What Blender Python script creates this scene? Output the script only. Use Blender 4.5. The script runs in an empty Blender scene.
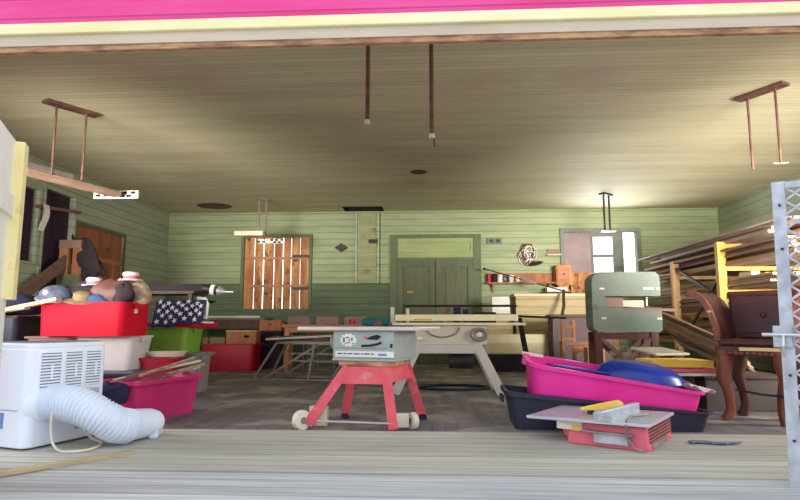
import bpy, bmesh, math, random
from mathutils import Vector, Matrix, Euler
random.seed(7)
PI = math.pi
scn = bpy.context.scene
COL = scn.collection

# ------------------------------------------------------------------ camera
pit = math.atan(75/582); yaw = math.atan(32/582*math.cos(pit))
cd = bpy.data.cameras.new('camera'); cam = bpy.data.objects.new('camera', cd); COL.objects.link(cam)
cd.sensor_width = 36; cd.lens = 36*582/800; cd.clip_end = 300
cam.location = (0, 0, .9); cam.rotation_euler = (PI/2+pit, 0, yaw)
scn.camera = cam
# ------------------------------------------------------------------ light
scn.view_settings.view_transform = 'Standard'; scn.view_settings.look = 'None'
scn.view_settings.gamma = 1; scn.view_settings.use_curve_mapping = False
scn.view_settings.exposure = 0.18
w = bpy.data.worlds.new('world'); scn.world = w; w.use_nodes = True
bg = w.node_tree.nodes['Background']; bg.inputs[1].default_value = 1.0
_n = w.node_tree.nodes; _k = w.node_tree.links       # bright overcast sky, brightest low over the back of the building
_tc = _n.new('ShaderNodeTexCoord'); _sp = _n.new('ShaderNodeSeparateXYZ'); _k.new(_tc.outputs['Generated'], _sp.inputs[0])
_mr = _n.new('ShaderNodeMapRange'); _mr.inputs[1].default_value = .3; _mr.inputs[2].default_value = 1.0; _k.new(_sp.outputs[1], _mr.inputs[0])
_mx = _n.new('ShaderNodeMix'); _mx.data_type = 'RGBA'; _mx.inputs[6].default_value = (1.20, 1.34, 1.54, 1); _mx.inputs[7].default_value = (3.2, 3.3, 3.4, 1)
_k.new(_mr.outputs[0], _mx.inputs[0]); _k.new(_mx.outputs[2], bg.inputs[0])

def area(name, loc, rot, sx, sy, power, col):
    l = bpy.data.lights.new(name, 'AREA'); l.shape = 'RECTANGLE'; l.size = sx; l.size_y = sy
    l.energy = power; l.color = col
    o = bpy.data.objects.new(name, l); COL.objects.link(o); o.location = loc; o.rotation_euler = rot
    return o
# front and side: added fill lamps at made-up windows, all out of frame
FILL_COL = (1.0, .97, .90)
def spread_area(name, loc, rot, sx, sy, power, spread, col=FILL_COL):
    o = area(name, loc, rot, sx, sy, power, col); o.data.spread = math.radians(spread); return o
spread_area('fill_front', (-5.0, 4.0, 1.75), (PI/2+.16, 0, -.2), 1.8, 1.6, 70, 56)
spread_area('fill_front', (4.9, 4.0, 1.75), (PI/2+.12, 0, .10), 2.4, 1.6, 165, 60)
spread_area('fill_side', (-6.25, 5.3, 1.8), (PI/2-.35, 0, -PI/2), 1.2, 1.6, 40, 110)
spread_area('fill_side', (6.5, 5.3, 1.8), (PI/2-.1, 0, PI/2-.35), 1.2, 1.6, 85, 110)
spread_area('daylight_back', (4.0, 13.62, 2.45), (-PI/2-.5, 0, 0), 1.0, .9, 46, 130, (.92, .97, 1))

# ------------------------------------------------------------------ materials
def L(r, g, b):
    f = lambda c: (c/255/12.92) if c/255 <= .04045 else ((c/255+.055)/1.055)**2.4
    return (f(r), f(g), f(b), 1)
def mat(name, c1, c2=None, rough=.6, scale=(3, 3, 3), metal=0., bump=.0, detail=4., spec=.4, lo=.35, hi=.65,
        planks=None, groove=.35, var=.3, trans=0., alpha=1., spots=None):
    """object-space noise between two paints; planks=(axis index, width) adds board joints across that axis"""
    m = bpy.data.materials.new(name); m.use_nodes = True
    nt = m.node_tree; N = nt.nodes; K = nt.links; p = N['Principled BSDF']
    p.inputs['Roughness'].default_value = rough; p.inputs['Metallic'].default_value = metal
    p.inputs['Specular IOR Level'].default_value = spec
    if trans: p.inputs['Transmission Weight'].default_value = trans
    if alpha < 1: p.inputs['Alpha'].default_value = alpha
    c2 = c2 or tuple(min(1, x*.8) for x in c1[:3])+(1,)
    tc = N.new('ShaderNodeTexCoord'); mp = N.new('ShaderNodeMapping'); K.new(tc.outputs['Object'], mp.inputs[0])
    mp.inputs['Scale'].default_value = scale
    nz = N.new('ShaderNodeTexNoise'); nz.inputs['Scale'].default_value = 1; nz.inputs['Detail'].default_value = detail
    K.new(mp.outputs[0], nz.inputs['Vector'])
    rp = N.new('ShaderNodeValToRGB'); rp.color_ramp.elements[0].position = lo; rp.color_ramp.elements[1].position = hi
    rp.color_ramp.elements[0].color = c1; rp.color_ramp.elements[1].color = c2
    K.new(nz.outputs['Fac'], rp.inputs[0]); col = rp.outputs[0]; hgt = nz.outputs['Fac']
    def mix(fac, a, b, bt='MIX'):
        x = N.new('ShaderNodeMix'); x.data_type = 'RGBA'; x.blend_type = bt
        if isinstance(fac, float): x.inputs[0].default_value = fac
        else: K.new(fac, x.inputs[0])
        K.new(a, x.inputs[6])
        if isinstance(b, tuple): x.inputs[7].default_value = b
        else: K.new(b, x.inputs[7])
        return x.outputs[2]
    def math_(op, a, b=None):
        x = N.new('ShaderNodeMath'); x.operation = op
        for i, v in enumerate((a, b)):
            if v is None: continue
            if isinstance(v, (int, float)): x.inputs[i].default_value = v
            else: K.new(v, x.inputs[i])
        return x.outputs[0]
    if planks:
        ax, wd = planks[:2]
        sp = N.new('ShaderNodeSeparateXYZ'); K.new(tc.outputs['Object'], sp.inputs[0])
        u = math_('DIVIDE', sp.outputs[ax], wd)
        fr = math_('FRACT', u); idx = math_('FLOOR', u)
        d = math_('ABSOLUTE', math_('SUBTRACT', fr, .5))
        gap = math_('GREATER_THAN', d, .5-.006/wd)
        wn = N.new('ShaderNodeTexWhiteNoise'); wn.noise_dimensions = '1D'; K.new(idx, wn.inputs['W'])
        tone = math_('ADD', math_('MULTIPLY', wn.outputs['Value'], var), 1-var*.6)
        cb = N.new('ShaderNodeCombineColor')
        for i in range(3): K.new(tone, cb.inputs[i])
        col = mix(1., col, cb.outputs[0], 'MULTIPLY')
        col = mix(math_('MULTIPLY', gap, 1-groove), col, tuple(x*.25 for x in c1[:3])+(1,))
        hgt = math_('SUBTRACT', math_('MULTIPLY', hgt, .3), gap)
    if spots:
        sc, colr, thr = spots
        n2 = N.new('ShaderNodeTexNoise'); n2.inputs['Scale'].default_value = sc; n2.inputs['Detail'].default_value = 6
        K.new(tc.outputs['Object'], n2.inputs['Vector'])
        r2 = N.new('ShaderNodeMapRange'); r2.inputs[1].default_value = thr; r2.inputs[2].default_value = thr+.12
        K.new(n2.outputs['Fac'], r2.inputs[0])
        col = mix(r2.outputs[0], col, colr)
    K.new(col, p.inputs['Base Color'])
    if bump:
        bn = N.new('ShaderNodeBump'); bn.inputs['Strength'].default_value = bump; bn.inputs['Distance'].default_value = .01
        K.new(hgt, bn.inputs['Height']); K.new(bn.outputs[0], p.inputs['Normal'])
    return m
def plain(name, c, rough=.5, metal=0., **k):
    return mat(name, c, tuple(x*.88 for x in c[:3])+(1,), rough, (6, 6, 6), metal, **k)

M = dict(
 floor=mat('old_floor', L(114, 109, 112), L(134, 128, 129), .75, (10, .8, 1), bump=.25, planks=(0, .11), groove=.75, var=.14, spots=(1.6, L(166, 156, 146), .5)),
 deck=mat('deck_wood', L(176, 172, 160), L(198, 194, 180), .8, (1.2, 22, 4), bump=.4, planks=(1, .155), groove=.5),
 deckgrey=mat('deck_grey', L(178, 178, 178), L(204, 203, 202), .8, (1.2, 22, 4), bump=.4, planks=(1, .155), groove=.5),
 ceil=mat('ceiling_paint', L(182, 174, 140), L(196, 187, 154), .7, (.5, 4, 1), bump=.3, planks=(1, .09), groove=.7, var=.12, spots=(.7, L(178, 162, 136), .6)),
 wall=mat('green_siding', L(148, 158, 118), L(162, 170, 130), .65, (1.5, 1.5, 10), bump=.6, planks=(2, .155), groove=.45, var=.1),
 wallside=mat('grey_green_siding', L(166, 176, 150), L(180, 188, 162), .65, (1.5, 1.5, 10), bump=.6, planks=(2, .155), groove=.45, var=.1),
 patch=mat('patch_boards', L(146, 148, 104), L(160, 160, 116), .7, (2, 2, 9), spots=(3, L(128, 116, 84), .58)),
 wains=mat('dark_green_siding', L(84, 100, 68), L(96, 112, 78), .6, (1.5, 1.5, 8), bump=.6, planks=(2, .155), groove=.45, var=.1),
 trimgreen=mat('green_trim', L(90, 102, 70), L(104, 114, 80), .6),
 trimgrey=mat('grey_trim', L(128, 132, 122), L(112, 116, 108), .6),
 doorgreen=mat('door_green', L(88, 94, 64), L(102, 106, 74), .55, (12, 12, 1.5)),
 transom=mat('transom_green', L(160, 170, 112), L(148, 160, 102), .6, (2, 2, 8)),
 boards=mat('orange_boards', L(164, 100, 58), L(216, 156, 98), .7, (9, 9, 1.1), bump=.2, spots=(6, L(104, 56, 34), .58)),
 ply=mat('orange_ply', L(150, 92, 60), L(176, 112, 72), .7, (8, 8, 1.2), spots=(4, L(116, 64, 40), .62)),
 pinkwall=mat('pink_siding', L(246, 60, 142), L(255, 84, 164), .55, (1, 1, 10), planks=(2, .145), groove=.5),
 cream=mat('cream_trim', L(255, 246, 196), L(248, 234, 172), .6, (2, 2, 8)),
 beige=mat('beige_lintel', L(222, 206, 182), L(206, 188, 166), .7, (1, 6, 6)),
 rawwood=mat('raw_wood', L(150, 104, 82), L(206, 160, 116), .8, (6, 20, 20), bump=.5),
 ground=mat('ground', L(150, 145, 135), L(170, 164, 152), .9, (1, 1, 1)),
 darkwood=mat('dark_wood', L(66, 44, 38), L(86, 58, 48), .6, (8, 8, 1)),
 rust=mat('rusty_iron', L(98, 62, 56), L(128, 92, 78), .6, (8, 8, 8), .3),
 darkmetal=mat('dark_metal', L(46, 42, 42), L(66, 60, 56), .5, (8, 8, 8), .4),
 greymetal=mat('grey_metal', L(132, 122, 118), L(154, 144, 138), .5, (9, 9, 9), .3),
 galv=mat('galvanised', L(168, 170, 178), L(200, 202, 208), .45, (12, 12, 12), .5),
 steel=mat('steel', L(190, 192, 194), L(206, 206, 206), .35, metal=.7),
 white=plain('white_paint', L(238, 236, 228), .5),
 offwhite=plain('off_white', L(226, 218, 196), .55),
 black=plain('black_plastic', L(34, 34, 40), .5),
 blackhole=plain('hole_shade', L(22, 16, 16), .9),  # near black, the shade inside holes put into the colour
 acwhite=mat('appliance_white', L(240, 243, 250), L(234, 239, 249), .35, (2, 2, 2)),
 actop=plain('appliance_grey', L(120, 136, 158), .4),
 acslot=plain('vent_slot', L(120, 122, 130), .7),
 sticker=plain('blue_sticker', L(120, 152, 206), .5),
 hose=mat('hose_white', L(228, 234, 246), L(214, 222, 240), .4),
 red=mat('red_plastic', L(206, 12, 42), L(218, 18, 48), .5, spec=.15),
 darkred=mat('deep_red_plastic', L(176, 14, 46), L(188, 20, 50), .4),
 pink=mat('pink_plastic', L(246, 40, 150), L(252, 58, 164), .35, spec=.5),
 rose=mat('rose_plastic', L(226, 48, 118), L(232, 64, 132), .45, spots=(6, L(214, 96, 132), .66)),
 green=mat('green_plastic', L(116, 156, 52), L(128, 168, 60), .4),
 clear=mat('milky_plastic', L(224, 224, 218), L(232, 232, 228), .35),
 smoky=mat('smoky_plastic', L(138, 130, 126), L(150, 142, 136), .4),
 bluegrey=plain('blue_grey_plastic', L(108, 118, 134), .5),
 tubblack=mat('black_tub', L(38, 40, 58), L(48, 50, 66), .5),
 blue=mat('blue_plastic', L(18, 46, 140), L(24, 56, 156), .3, spec=.5),
 navy=mat('navy_cloth', L(34, 36, 66), L(46, 48, 80), .9),
 shutter=mat('dark_purple_boards', L(48, 30, 52), L(66, 42, 62), .8, (8, 8, 1)),
 dimchest=mat('dim_chest', L(84, 64, 66), L(98, 76, 76), .6),
 dimbox=mat('dim_box', L(88, 78, 74), L(102, 92, 86), .7),
 fixture=mat('fixture_enamel', L(160, 128, 108), L(176, 144, 122), .6),
 yellow=mat('yellow_paint', L(222, 180, 88), L(212, 168, 76), .6),
 yellowboard=mat('yellow_foam', L(252, 214, 92), L(244, 202, 82), .7),
 sawred=mat('faded_red', L(228, 84, 94), L(238, 104, 112), .55, (5, 5, 5), spots=(9, L(214, 150, 146), .6)),
 sawpink=mat('faded_coral', L(220, 92, 112), L(226, 108, 124), .55),
 sawgrey=mat('saw_grey', L(156, 166, 160), L(172, 180, 174), .5),
 sawtop=mat('saw_top', L(206, 200, 190), L(222, 214, 202), .4, (3, 14, 3)),
 tablegrey=mat('tile_table', L(182, 188, 198), L(200, 204, 210), .35, (3, 14, 3), .3),
 sawleg=mat('saw_leg', L(188, 182, 170), L(202, 196, 184), .5),
 sawcream=mat('saw_cream', L(222, 210, 170), L(236, 224, 180), .5),
 sawbody=mat('saw_body', L(194, 186, 160), L(206, 198, 172), .55),
 rustyellow=plain('pale_yellow', L(236, 214, 140), .5),
 orangewood=mat('orange_wood', L(172, 114, 76), L(194, 134, 92), .6, (3, 3, 12)),
 pine=mat('pine', L(208, 164, 112), L(222, 182, 132), .65, (14, 14, 1.5)),
 tanboard=mat('tan_boards', L(176, 156, 112), L(192, 172, 128), .65, (2, 2, 10), planks=(2, .16), bump=.3),
 creamboard=mat('cream_boards', L(206, 194, 152), L(216, 204, 164), .6),
 card=mat('cardboard', L(190, 142, 92), L(202, 156, 106), .8),
 chairback=mat('chair_laminate', L(138, 104, 92), L(150, 116, 104), .6),
 teal=mat('teal_cloth', L(24, 118, 128), L(34, 132, 140), .7),
 bandsaw=mat('bandsaw_green', L(102, 114, 98), L(112, 124, 107), .5, spots=(5, L(96, 104, 90), .62)),
 leather=mat('oxblood_leather', L(74, 36, 36), L(92, 46, 44), .4, (6, 6, 6), bump=.1, spec=.5),
 mahogany=mat('mahogany', L(116, 62, 42), L(146, 84, 56), .35, (10, 10, 2), spec=.5),
 mahodark=mat('dark_mahogany', L(74, 38, 32), L(92, 48, 38), .4, (10, 10, 2)),  # also paints the shade on the carved chair's rear legs
 leatherbrown=mat('brown_leather', L(94, 58, 54), L(112, 74, 68), .5, (4, 4, 4)),
 fur=mat('beige_fur', L(196, 174, 142), L(150, 126, 96), .9, (20, 20, 20), bump=.5),
 straw=mat('straw', L(118, 102, 74), L(140, 122, 90), .8, (30, 30, 30), bump=.3),
 greycloth=mat('grey_cloth', L(48, 54, 72), L(76, 84, 104), .8, (9, 9, 9), spots=(11, L(170, 180, 198), .56)),
 bluecloth=mat('blue_cloth', L(52, 84, 122), L(66, 98, 136), .8),
 jacket=mat('black_cloth', L(40, 32, 38), L(54, 44, 50), .9),
 flagblue=mat('flag_blue', L(30, 34, 78), L(40, 44, 90), .85),
 paper=plain('paper', L(244, 240, 230), .8),
 leafdoor=mat('door_leaf', L(236, 234, 220), L(244, 241, 228), .6, (8, 8, 1)),
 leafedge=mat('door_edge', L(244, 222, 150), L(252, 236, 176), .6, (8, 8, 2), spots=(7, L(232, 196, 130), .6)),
 bar=mat('brown_bar', L(120, 92, 78), L(136, 106, 90), .7, (2, 12, 12)),
 steelpale=plain('pale_steel', L(206, 198, 184), .4),
 glass=None)
LUM = [mat('lumber', L(*a), L(*b), .75, (10, 1.0, 10), bump=.2) for a, b in (
 ((150, 120, 100), (172, 142, 120)), ((170, 142, 118), (192, 166, 140)), ((128, 96, 84), (150, 118, 102)),
 ((200, 158, 112), (214, 176, 130)), ((176, 162, 148), (198, 184, 170)))]
def glassmat():
    m = bpy.data.materials.new('window_glass'); m.use_nodes = True; nt = m.node_tree; N = nt.nodes
    N.remove(N['Principled BSDF']); t = N.new('ShaderNodeBsdfTransparent'); g = N.new('ShaderNodeBsdfGlossy'); g.inputs['Roughness'].default_value = .05
    x = N.new('ShaderNodeMixShader'); x.inputs[0].default_value = .06
    nt.links.new(t.outputs[0], x.inputs[1]); nt.links.new(g.outputs[0], x.inputs[2]); nt.links.new(x.outputs[0], N['Material Output'].inputs[0]); return m
M['glass'] = glassmat()

# ------------------------------------------------------------------ mesh helpers
class MB:
    def __init__(s, rz=0, off=(0, 0, 0)):
        s.bm = bmesh.new(); s.T = Matrix.Translation(off) @ Matrix.Rotation(rz, 4, 'Z'); s.mi = 0
    def _add(s, vs, fs):
        v = [s.bm.verts.new(s.T @ Vector(p)) for p in vs]
        for f in fs:
            try:
                fc = s.bm.faces.new([v[i] for i in f]); fc.material_index = s.mi
            except ValueError: pass
        return s
    def hexa(s, c):     # 8 corners: bottom ring then top ring
        return s._add(c, [(0, 3, 2, 1), (4, 5, 6, 7), (0, 1, 5, 4), (1, 2, 6, 5), (2, 3, 7, 6), (3, 0, 4, 7)])
    def box(s, x0, y0, z0, x1, y1, z1):
        return s.hexa([(x0, y0, z0), (x1, y0, z0), (x1, y1, z0), (x0, y1, z0), (x0, y0, z1), (x1, y0, z1), (x1, y1, z1), (x0, y1, z1)])
    def rbox(s, c, size, rot):
        R = Euler(rot).to_matrix(); c = Vector(c); hx, hy, hz = [q/2 for q in size]
        pts = [(-hx, -hy, -hz), (hx, -hy, -hz), (hx, hy, -hz), (-hx, hy, -hz), (-hx, -hy, hz), (hx, -hy, hz), (hx, hy, hz), (-hx, hy, hz)]
        return s.hexa([c + R @ Vector(p) for p in pts])
    def beam(s, p, q, w, h, up=(0, 0, 1)):
        p, q = Vector(p), Vector(q); d = (q-p).normalized(); u = Vector(up)
        if abs(d.dot(u)) > .98: u = Vector((0, 1, 0))
        a = d.cross(u).normalized()*w/2; b = a.cross(d).normalized()*h/2
        return s.hexa([p-a-b, p+a-b, p+a+b, p-a+b, q-a-b, q+a-b, q+a+b, q-a+b])
    def tube(s, pts, r, n=10, closed=False, radii=None):
        pts = [Vector(p) for p in pts]; m = len(pts); rings = []
        ref = None; vs = []
        for i, p in enumerate(pts):
            a = pts[i-1] if (i or closed) else p; b = pts[(i+1) % m] if (i < m-1 or closed) else p
            d = (b-a).normalized()
            if ref is None: ref = Vector((0, 0, 1)) if abs(d.z) < .9 else Vector((1, 0, 0))
            x = d.cross(ref).normalized(); y = x.cross(d).normalized(); ref = y
            rr = radii[i] if radii else r
            vs += [p + (x*math.cos(2*PI*k/n) + y*math.sin(2*PI*k/n))*rr for k in range(n)]
        fs = []
        for i in range(m if closed else m-1):
            j = (i+1) % m
            for k in range(n): fs.append((i*n+k, i*n+(k+1) % n, j*n+(k+1) % n, j*n+k))
        if not closed: fs += [tuple(range(n))[::-1], tuple((m-1)*n+k for k in range(n))]
        return s._add(vs, fs)
    def cyl(s, p, q, r, n=20, r2=None):
        return s.tube([p, q], r, n, radii=[r, r if r2 is None else r2])
    def lathe(s, prof, c=(0, 0, 0), n=24, sx=1, sy=1, rot=(0, 0, 0)):
        R = Euler(rot).to_matrix(); c = Vector(c); vs = []; fs = []; m = len(prof)
        for k in range(n):
            a = 2*PI*k/n
            for r, z in prof: vs.append(c + R @ Vector((max(r, 1e-4)*math.cos(a)*sx, max(r, 1e-4)*math.sin(a)*sy, z)))
        for k in range(n):
            for i in range(m-1):
                j = (k+1) % n; fs.append((k*m+i, j*m+i, j*m+i+1, k*m+i+1))
        return s._add(vs, fs)
    def prism(s, poly, O, U, V, t):
        """polygon in the plane O+u*U+v*V, thickened by t along UxV"""
        O, U, V = Vector(O), Vector(U), Vector(V); n = U.cross(V).normalized()*t; k = len(poly)
        vs = [O+U*a+V*b for a, b in poly] + [O+U*a+V*b+n for a, b in poly]
        return s._add(vs, [tuple(range(k))[::-1], tuple(range(k, 2*k))] + [(i, (i+1) % k, k+(i+1) % k, k+i) for i in range(k)])
    def tub(s, w, d, h, taper=.9, wall=.012, rim=.02, rc=.06, n=5, R=None, c=(0, 0, 0), slope=0):
        """open tapered container with rounded corners and a rolled rim, base centre at c"""
        R = R or Matrix.Identity(3); c = Vector(c)
        def ring(W, D, z, r):
            out = []
            for cx, cy, a0 in ((W/2-r, D/2-r, 0), (-W/2+r, D/2-r, 90), (-W/2+r, -D/2+r, 180), (W/2-r, -D/2+r, 270)):
                for i in range(n+1):
                    a = math.radians(a0+90*i/n); q = cx+r*math.cos(a); out.append(c + R @ Vector((q, cy+r*math.sin(a), z*(1-slope*2*q/w))))
            return out
        t = taper
        rings = [ring(w*t, d*t, 0, rc*t), ring(w-rim, d-rim, h-rim, rc), ring(w+rim, d+rim, h-rim, rc+rim/2), ring(w+rim, d+rim, h, rc+rim/2),
                 ring(w-2*wall, d-2*wall, h, rc), ring(w*t-2*wall, d*t-2*wall, wall, rc*t)]
        k = len(rings[0]); vs = [p for r in rings for p in r]
        fs = [tuple(range(k))[::-1], tuple(range(5*k, 6*k))]
        for i in range(5):
            for j in range(k): fs.append((i*k+j, i*k+(j+1) % k, (i+1)*k+(j+1) % k, (i+1)*k+j))
        return s._add(vs, fs)
    def sheet(s, f, nu, nv, t=.006):
        """thick cloth from a height function f(u,v)->point"""
        top = [Vector(f(i/nu, j/nv)) for i in range(nu+1) for j in range(nv+1)]
        vs = top+[p-Vector((0, 0, t)) for p in top]; o = len(top); fs = []; q = nv+1
        for i in range(nu):
            for j in range(nv):
                a = i*q+j; fs += [(a, a+q, a+q+1, a+1), (o+a, o+a+1, o+a+q+1, o+a+q)]
        edge = [i*q for i in range(nu+1)]+[nu*q+j for j in range(1, nv+1)]+[i*q+nv for i in range(nu-1, -1, -1)]+[j for j in range(nv-1, 0, -1)]
        for a, b in zip(edge, edge[1:]+edge[:1]): fs.append((a, b, o+b, o+a))
        return s._add(vs, fs)
    def build(s, name, m, parent=None, bevel=0, smooth=False, sub=0, loc=None, rz=None):
        bmesh.ops.recalc_face_normals(s.bm, faces=s.bm.faces)
        me = bpy.data.meshes.new(name); s.bm.to_mesh(me); s.bm.free()
        for x in (m if isinstance(m, (list, tuple)) else [m]): me.materials.append(M[x] if isinstance(x, str) else x)
        o = bpy.data.objects.new(name, me); COL.objects.link(o)
        if loc: o.location = loc
        if rz: o.rotation_euler.z = rz
        if parent: o.parent = parent
        if bevel:
            b = o.modifiers.new('bevel', 'BEVEL'); b.width = bevel; b.segments = 2; b.limit_method = 'ANGLE'; b.angle_limit = math.radians(40)
        if sub:
            b = o.modifiers.new('subsurf', 'SUBSURF'); b.levels = sub; b.render_levels = sub
        if smooth or sub:
            for f in me.polygons: f.use_smooth = True
            if not sub: 
                try: me.set_sharp_from_angle(angle=math.radians(38))
                except Exception: pass
        return o
def tag(o, label, cat, group=None, kind=None):
    o['label'] = label; o['category'] = cat
    if group: o['group'] = group
    if kind: o['kind'] = kind
    return o
def thing(name, label, cat, loc=(0, 0, 0), rz=0, group=None):
    o = bpy.data.objects.new(name, None); COL.objects.link(o); o.empty_display_size = .1
    o.location = loc; o.rotation_euler.z = rz
    return tag(o, label, cat, group)
def struct(o):
    o['kind'] = 'structure'; return o
def dup(root, loc, rz=None, label=None, group=None):
    r = root.copy(); COL.objects.link(r); r.location = loc
    if rz is not None: r.rotation_euler.z = rz
    if label: r['label'] = label
    if group: r['group'] = group
    for ch in list(root.children):
        c = ch.copy(); COL.objects.link(c); c.parent = r
        for g in list(ch.children):
            d = g.copy(); COL.objects.link(d); d.parent = c
    return r
def wall_holes(mb, axis, pos, t, u0, u1, z0, z1, holes):
    """wall slab along u with rectangular holes (u0,u1,z0,z1); axis 'x': u is X and pos..pos+t is Y"""
    us = sorted({u0, u1, *[h[0] for h in holes], *[h[1] for h in holes]}); zs = sorted({z0, z1, *[h[2] for h in holes], *[h[3] for h in holes]})
    for a, b in zip(us, us[1:]):
        run = None
        for c, d in zip(zs, zs[1:]):
            mid = ((a+b)/2, (c+d)/2)
            solid = not any(h[0] < mid[0] < h[1] and h[2] < mid[1] < h[3] for h in holes)
            if solid: run = (run[0], d) if run else (c, d)
            if run and (not solid or d == z1):
                if axis == 'x': mb.box(a, pos, run[0], b, pos+t, run[1])
                else: mb.box(pos, a, run[0], pos+t, b, run[1])
                run = None
    return mb

# ------------------------------------------------------------------ the setting
XL, XR, YB, YF, H = -6.4, 6.65, 13.7, 3.75, 3.6
struct(MB().box(-40, -30, -.9, 40, 60, -.72).build('ground', 'ground'))
struct(MB().box(XL-.15, 4.96, -.25, XR+.15, YB+.15, 0).build('floor', 'floor'))
deck = struct(MB().box(XL-.15, 3.56, -.25, XR+.15, 4.96, .03).build('deck', 'deck', bevel=.006))
struct(MB().box(XL-.15, 2.0, -.25, XR+.15, 3.556, .026).build('doorstep', 'deckgrey', bevel=.006))
mb = MB()      # ceiling with an open hatch near the back wall
for x0, y0, x1, y1 in ((XL-.15, YF, XR+.15, 13.08), (XL-.15, 13.62, XR+.15, YB+.15), (XL-.15, 13.08, -2.06, 13.62), (-1.12, 13.08, XR+.15, 13.62)):
    mb.box(x0, y0, H, x1, y1, H+.12)
struct(mb.build('ceiling', 'ceil'))
mb = MB().box(-2.12, 13.03, H+.12, -1.06, 13.67, H+.6)
for q in ((-2.06, 13.08, -2.04, 13.62), (-1.14, 13.08, -1.12, 13.62), (-2.06, 13.08, -1.12, 13.10), (-2.06, 13.60, -1.12, 13.62)): mb.box(q[0], q[1], H-.004, q[2], q[3], H+.12)
struct(mb.build('ceiling_hatch', 'blackhole'))  # lining painted near black so the hatch looks deep in shade
LH = [(4.7, 5.9, 1, 2.6), (6.6, 7.8, 1, 2.6), (8.55, 8.97, 1.9, 3.08), (9.14, 9.92, 1.3, 3.16), (9.98, 11.66, 1.2, 2.71)]  # first two openings are unseen, added to let in fill light
struct(wall_holes(MB(), 'y', XL-.15, .15, YF, YB+.15, 0, H, LH).build('wall_left', 'wallside'))
struct(wall_holes(MB(), 'y', XR, .15, YF, YB+.15, 0, H, [(4.7, 5.9, 1, 2.6)]).build('wall_right', 'wallside'))  # unseen opening added for the right fill lamp
W1 = (-4.5, -2.92, 1.28, 3.0); W2 = (3.1, 4.77, 1.7, 3.06)
struct(wall_holes(MB(), 'x', YB, .15, XL, XR, 0, H, [W1, W2]).build('wall_back', 'wall'))
mb = MB()
wall_holes(mb, 'x', YB-.022, .02, XL, -.98, 0, 1.88, [(W1[0]-.06, W1[1]+.06, W1[2]-.06, 1.88)])
struct(mb.build('trim_1', 'wains'))
FH = [(-5.9, -4.1, .85, 2.65), (3.7, 6.1, .85, 2.65), (-3.5, 3.2, -.1, 3.2)]  # first two openings are unseen, added for the front fill lamps
struct(wall_holes(MB(), 'x', YF, .15, XL-.15, XR+.15, -.1, H+.12, FH).build('wall_front', 'pinkwall'))
# header over the opening: raw timber, beige lintel, cream drip moulding, pink boards
struct(MB().box(-3.6, YF-.02, 2.802, 3.3, YF+.015, 2.842).build('trim_2', 'rawwood'))
struct(MB().box(-3.6, YF-.03, 2.842, 3.3, YF+.02, 2.918).build('trim_3', 'beige'))
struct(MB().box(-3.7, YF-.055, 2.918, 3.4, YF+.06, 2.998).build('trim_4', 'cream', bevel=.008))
struct(MB().box(-3.7, YF-.03, 2.998, 3.4, YF+.12, 3.3).build('trim_5', 'pinkwall'))
for nm, x in (('trim_6', -3.5), ('trim_7', 3.08)): struct(MB().box(x, YF-.03, .03, x+.12, YF+.17, 2.802).build(nm, 'beige'))
# dark battens behind the slits in the left wall
def window(name): 
    o = bpy.data.objects.new(name, None); COL.objects.link(o); o['kind'] = 'structure'; return o
w = window('window_3'); MB().box(XL-.14, 8.55, 1.9, XL-.08, 8.97, 3.08).build('shutter', 'shutter', w)
mb = MB()
for y in (8.49, 8.97): mb.box(XL, y, 1.84, XL+.025, y+.06, 3.14)
mb.box(XL, 8.55, 3.08, XL+.025, 8.97, 3.14).box(XL, 8.55, 1.84, XL+.025, 8.97, 1.9).build('frame', 'wallside', w)
w = window('window_4'); MB().box(XL-.14, 9.14, 1.3, XL-.08, 9.92, 3.16).build('shutter', 'shutter', w)
mb = MB()
for y in (9.08, 9.92): mb.box(XL, y, 1.24, XL+.025, y+.06, 3.22)
mb.box(XL, 9.14, 3.16, XL+.025, 9.92, 3.22).build('frame', 'wallside', w)
w = window('window_5')
mb = MB()
for i in range(6):
    y = 9.98+i*.28; mb.box(XL-.05, y+.004, 1.2, XL-.03, y+.276, 2.71)
mb.build('boarding', 'ply', w)
mb = MB().box(XL-.03, 10.0, 2.1, XL, 11.64, 2.2).box(XL-.03, 11.3, 1.2, XL, 11.38, 2.1); mb.build('batten', 'orangewood', w)
mb = MB()
for y in (9.985, 11.66): mb.box(XL, y, 1.15, XL+.025, y+.06, 2.77)
mb.box(XL, 10.045, 2.71, XL+.025, 11.66, 2.77).build('frame', 'trimgreen', w)
# boarded window in the back wall, daylight in its gaps
w = window('window_1'); x0, x1, z0, z1 = W1
mb = MB()
for x in (x0-.07, x1): mb.box(x, YB-.05, z0-.07, x+.07, YB, z1+.07)
mb.box(x0, YB-.05, z1, x1, YB, z1+.07).box(x0, YB-.07, z0-.07, x1, YB, z0).build('frame', 'trimgreen', w)
edges = [x0+.005, -4.265, -4.05, -3.79, -3.57, -3.37, -3.15, x1-.005]
gaps = [0, .012, .022, .015, .018, .012, .008, 0]
for i in range(7):
    MB().box(edges[i]+gaps[i], YB+.03, z0, edges[i+1]-.002, YB+.05, z1).build('board', 'boards', w)
for z in (2.46, 1.79): MB().box(x0+.02, YB+.0, z, x1-.02, YB+.03, z+.065).build('batten', 'orangewood', w)
for z in (2.5, 1.73): MB().box(x1-.42, YB-.004, z, x1-.02, YB+.012, z+.07).build('hinge', 'darkmetal', w)
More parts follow.
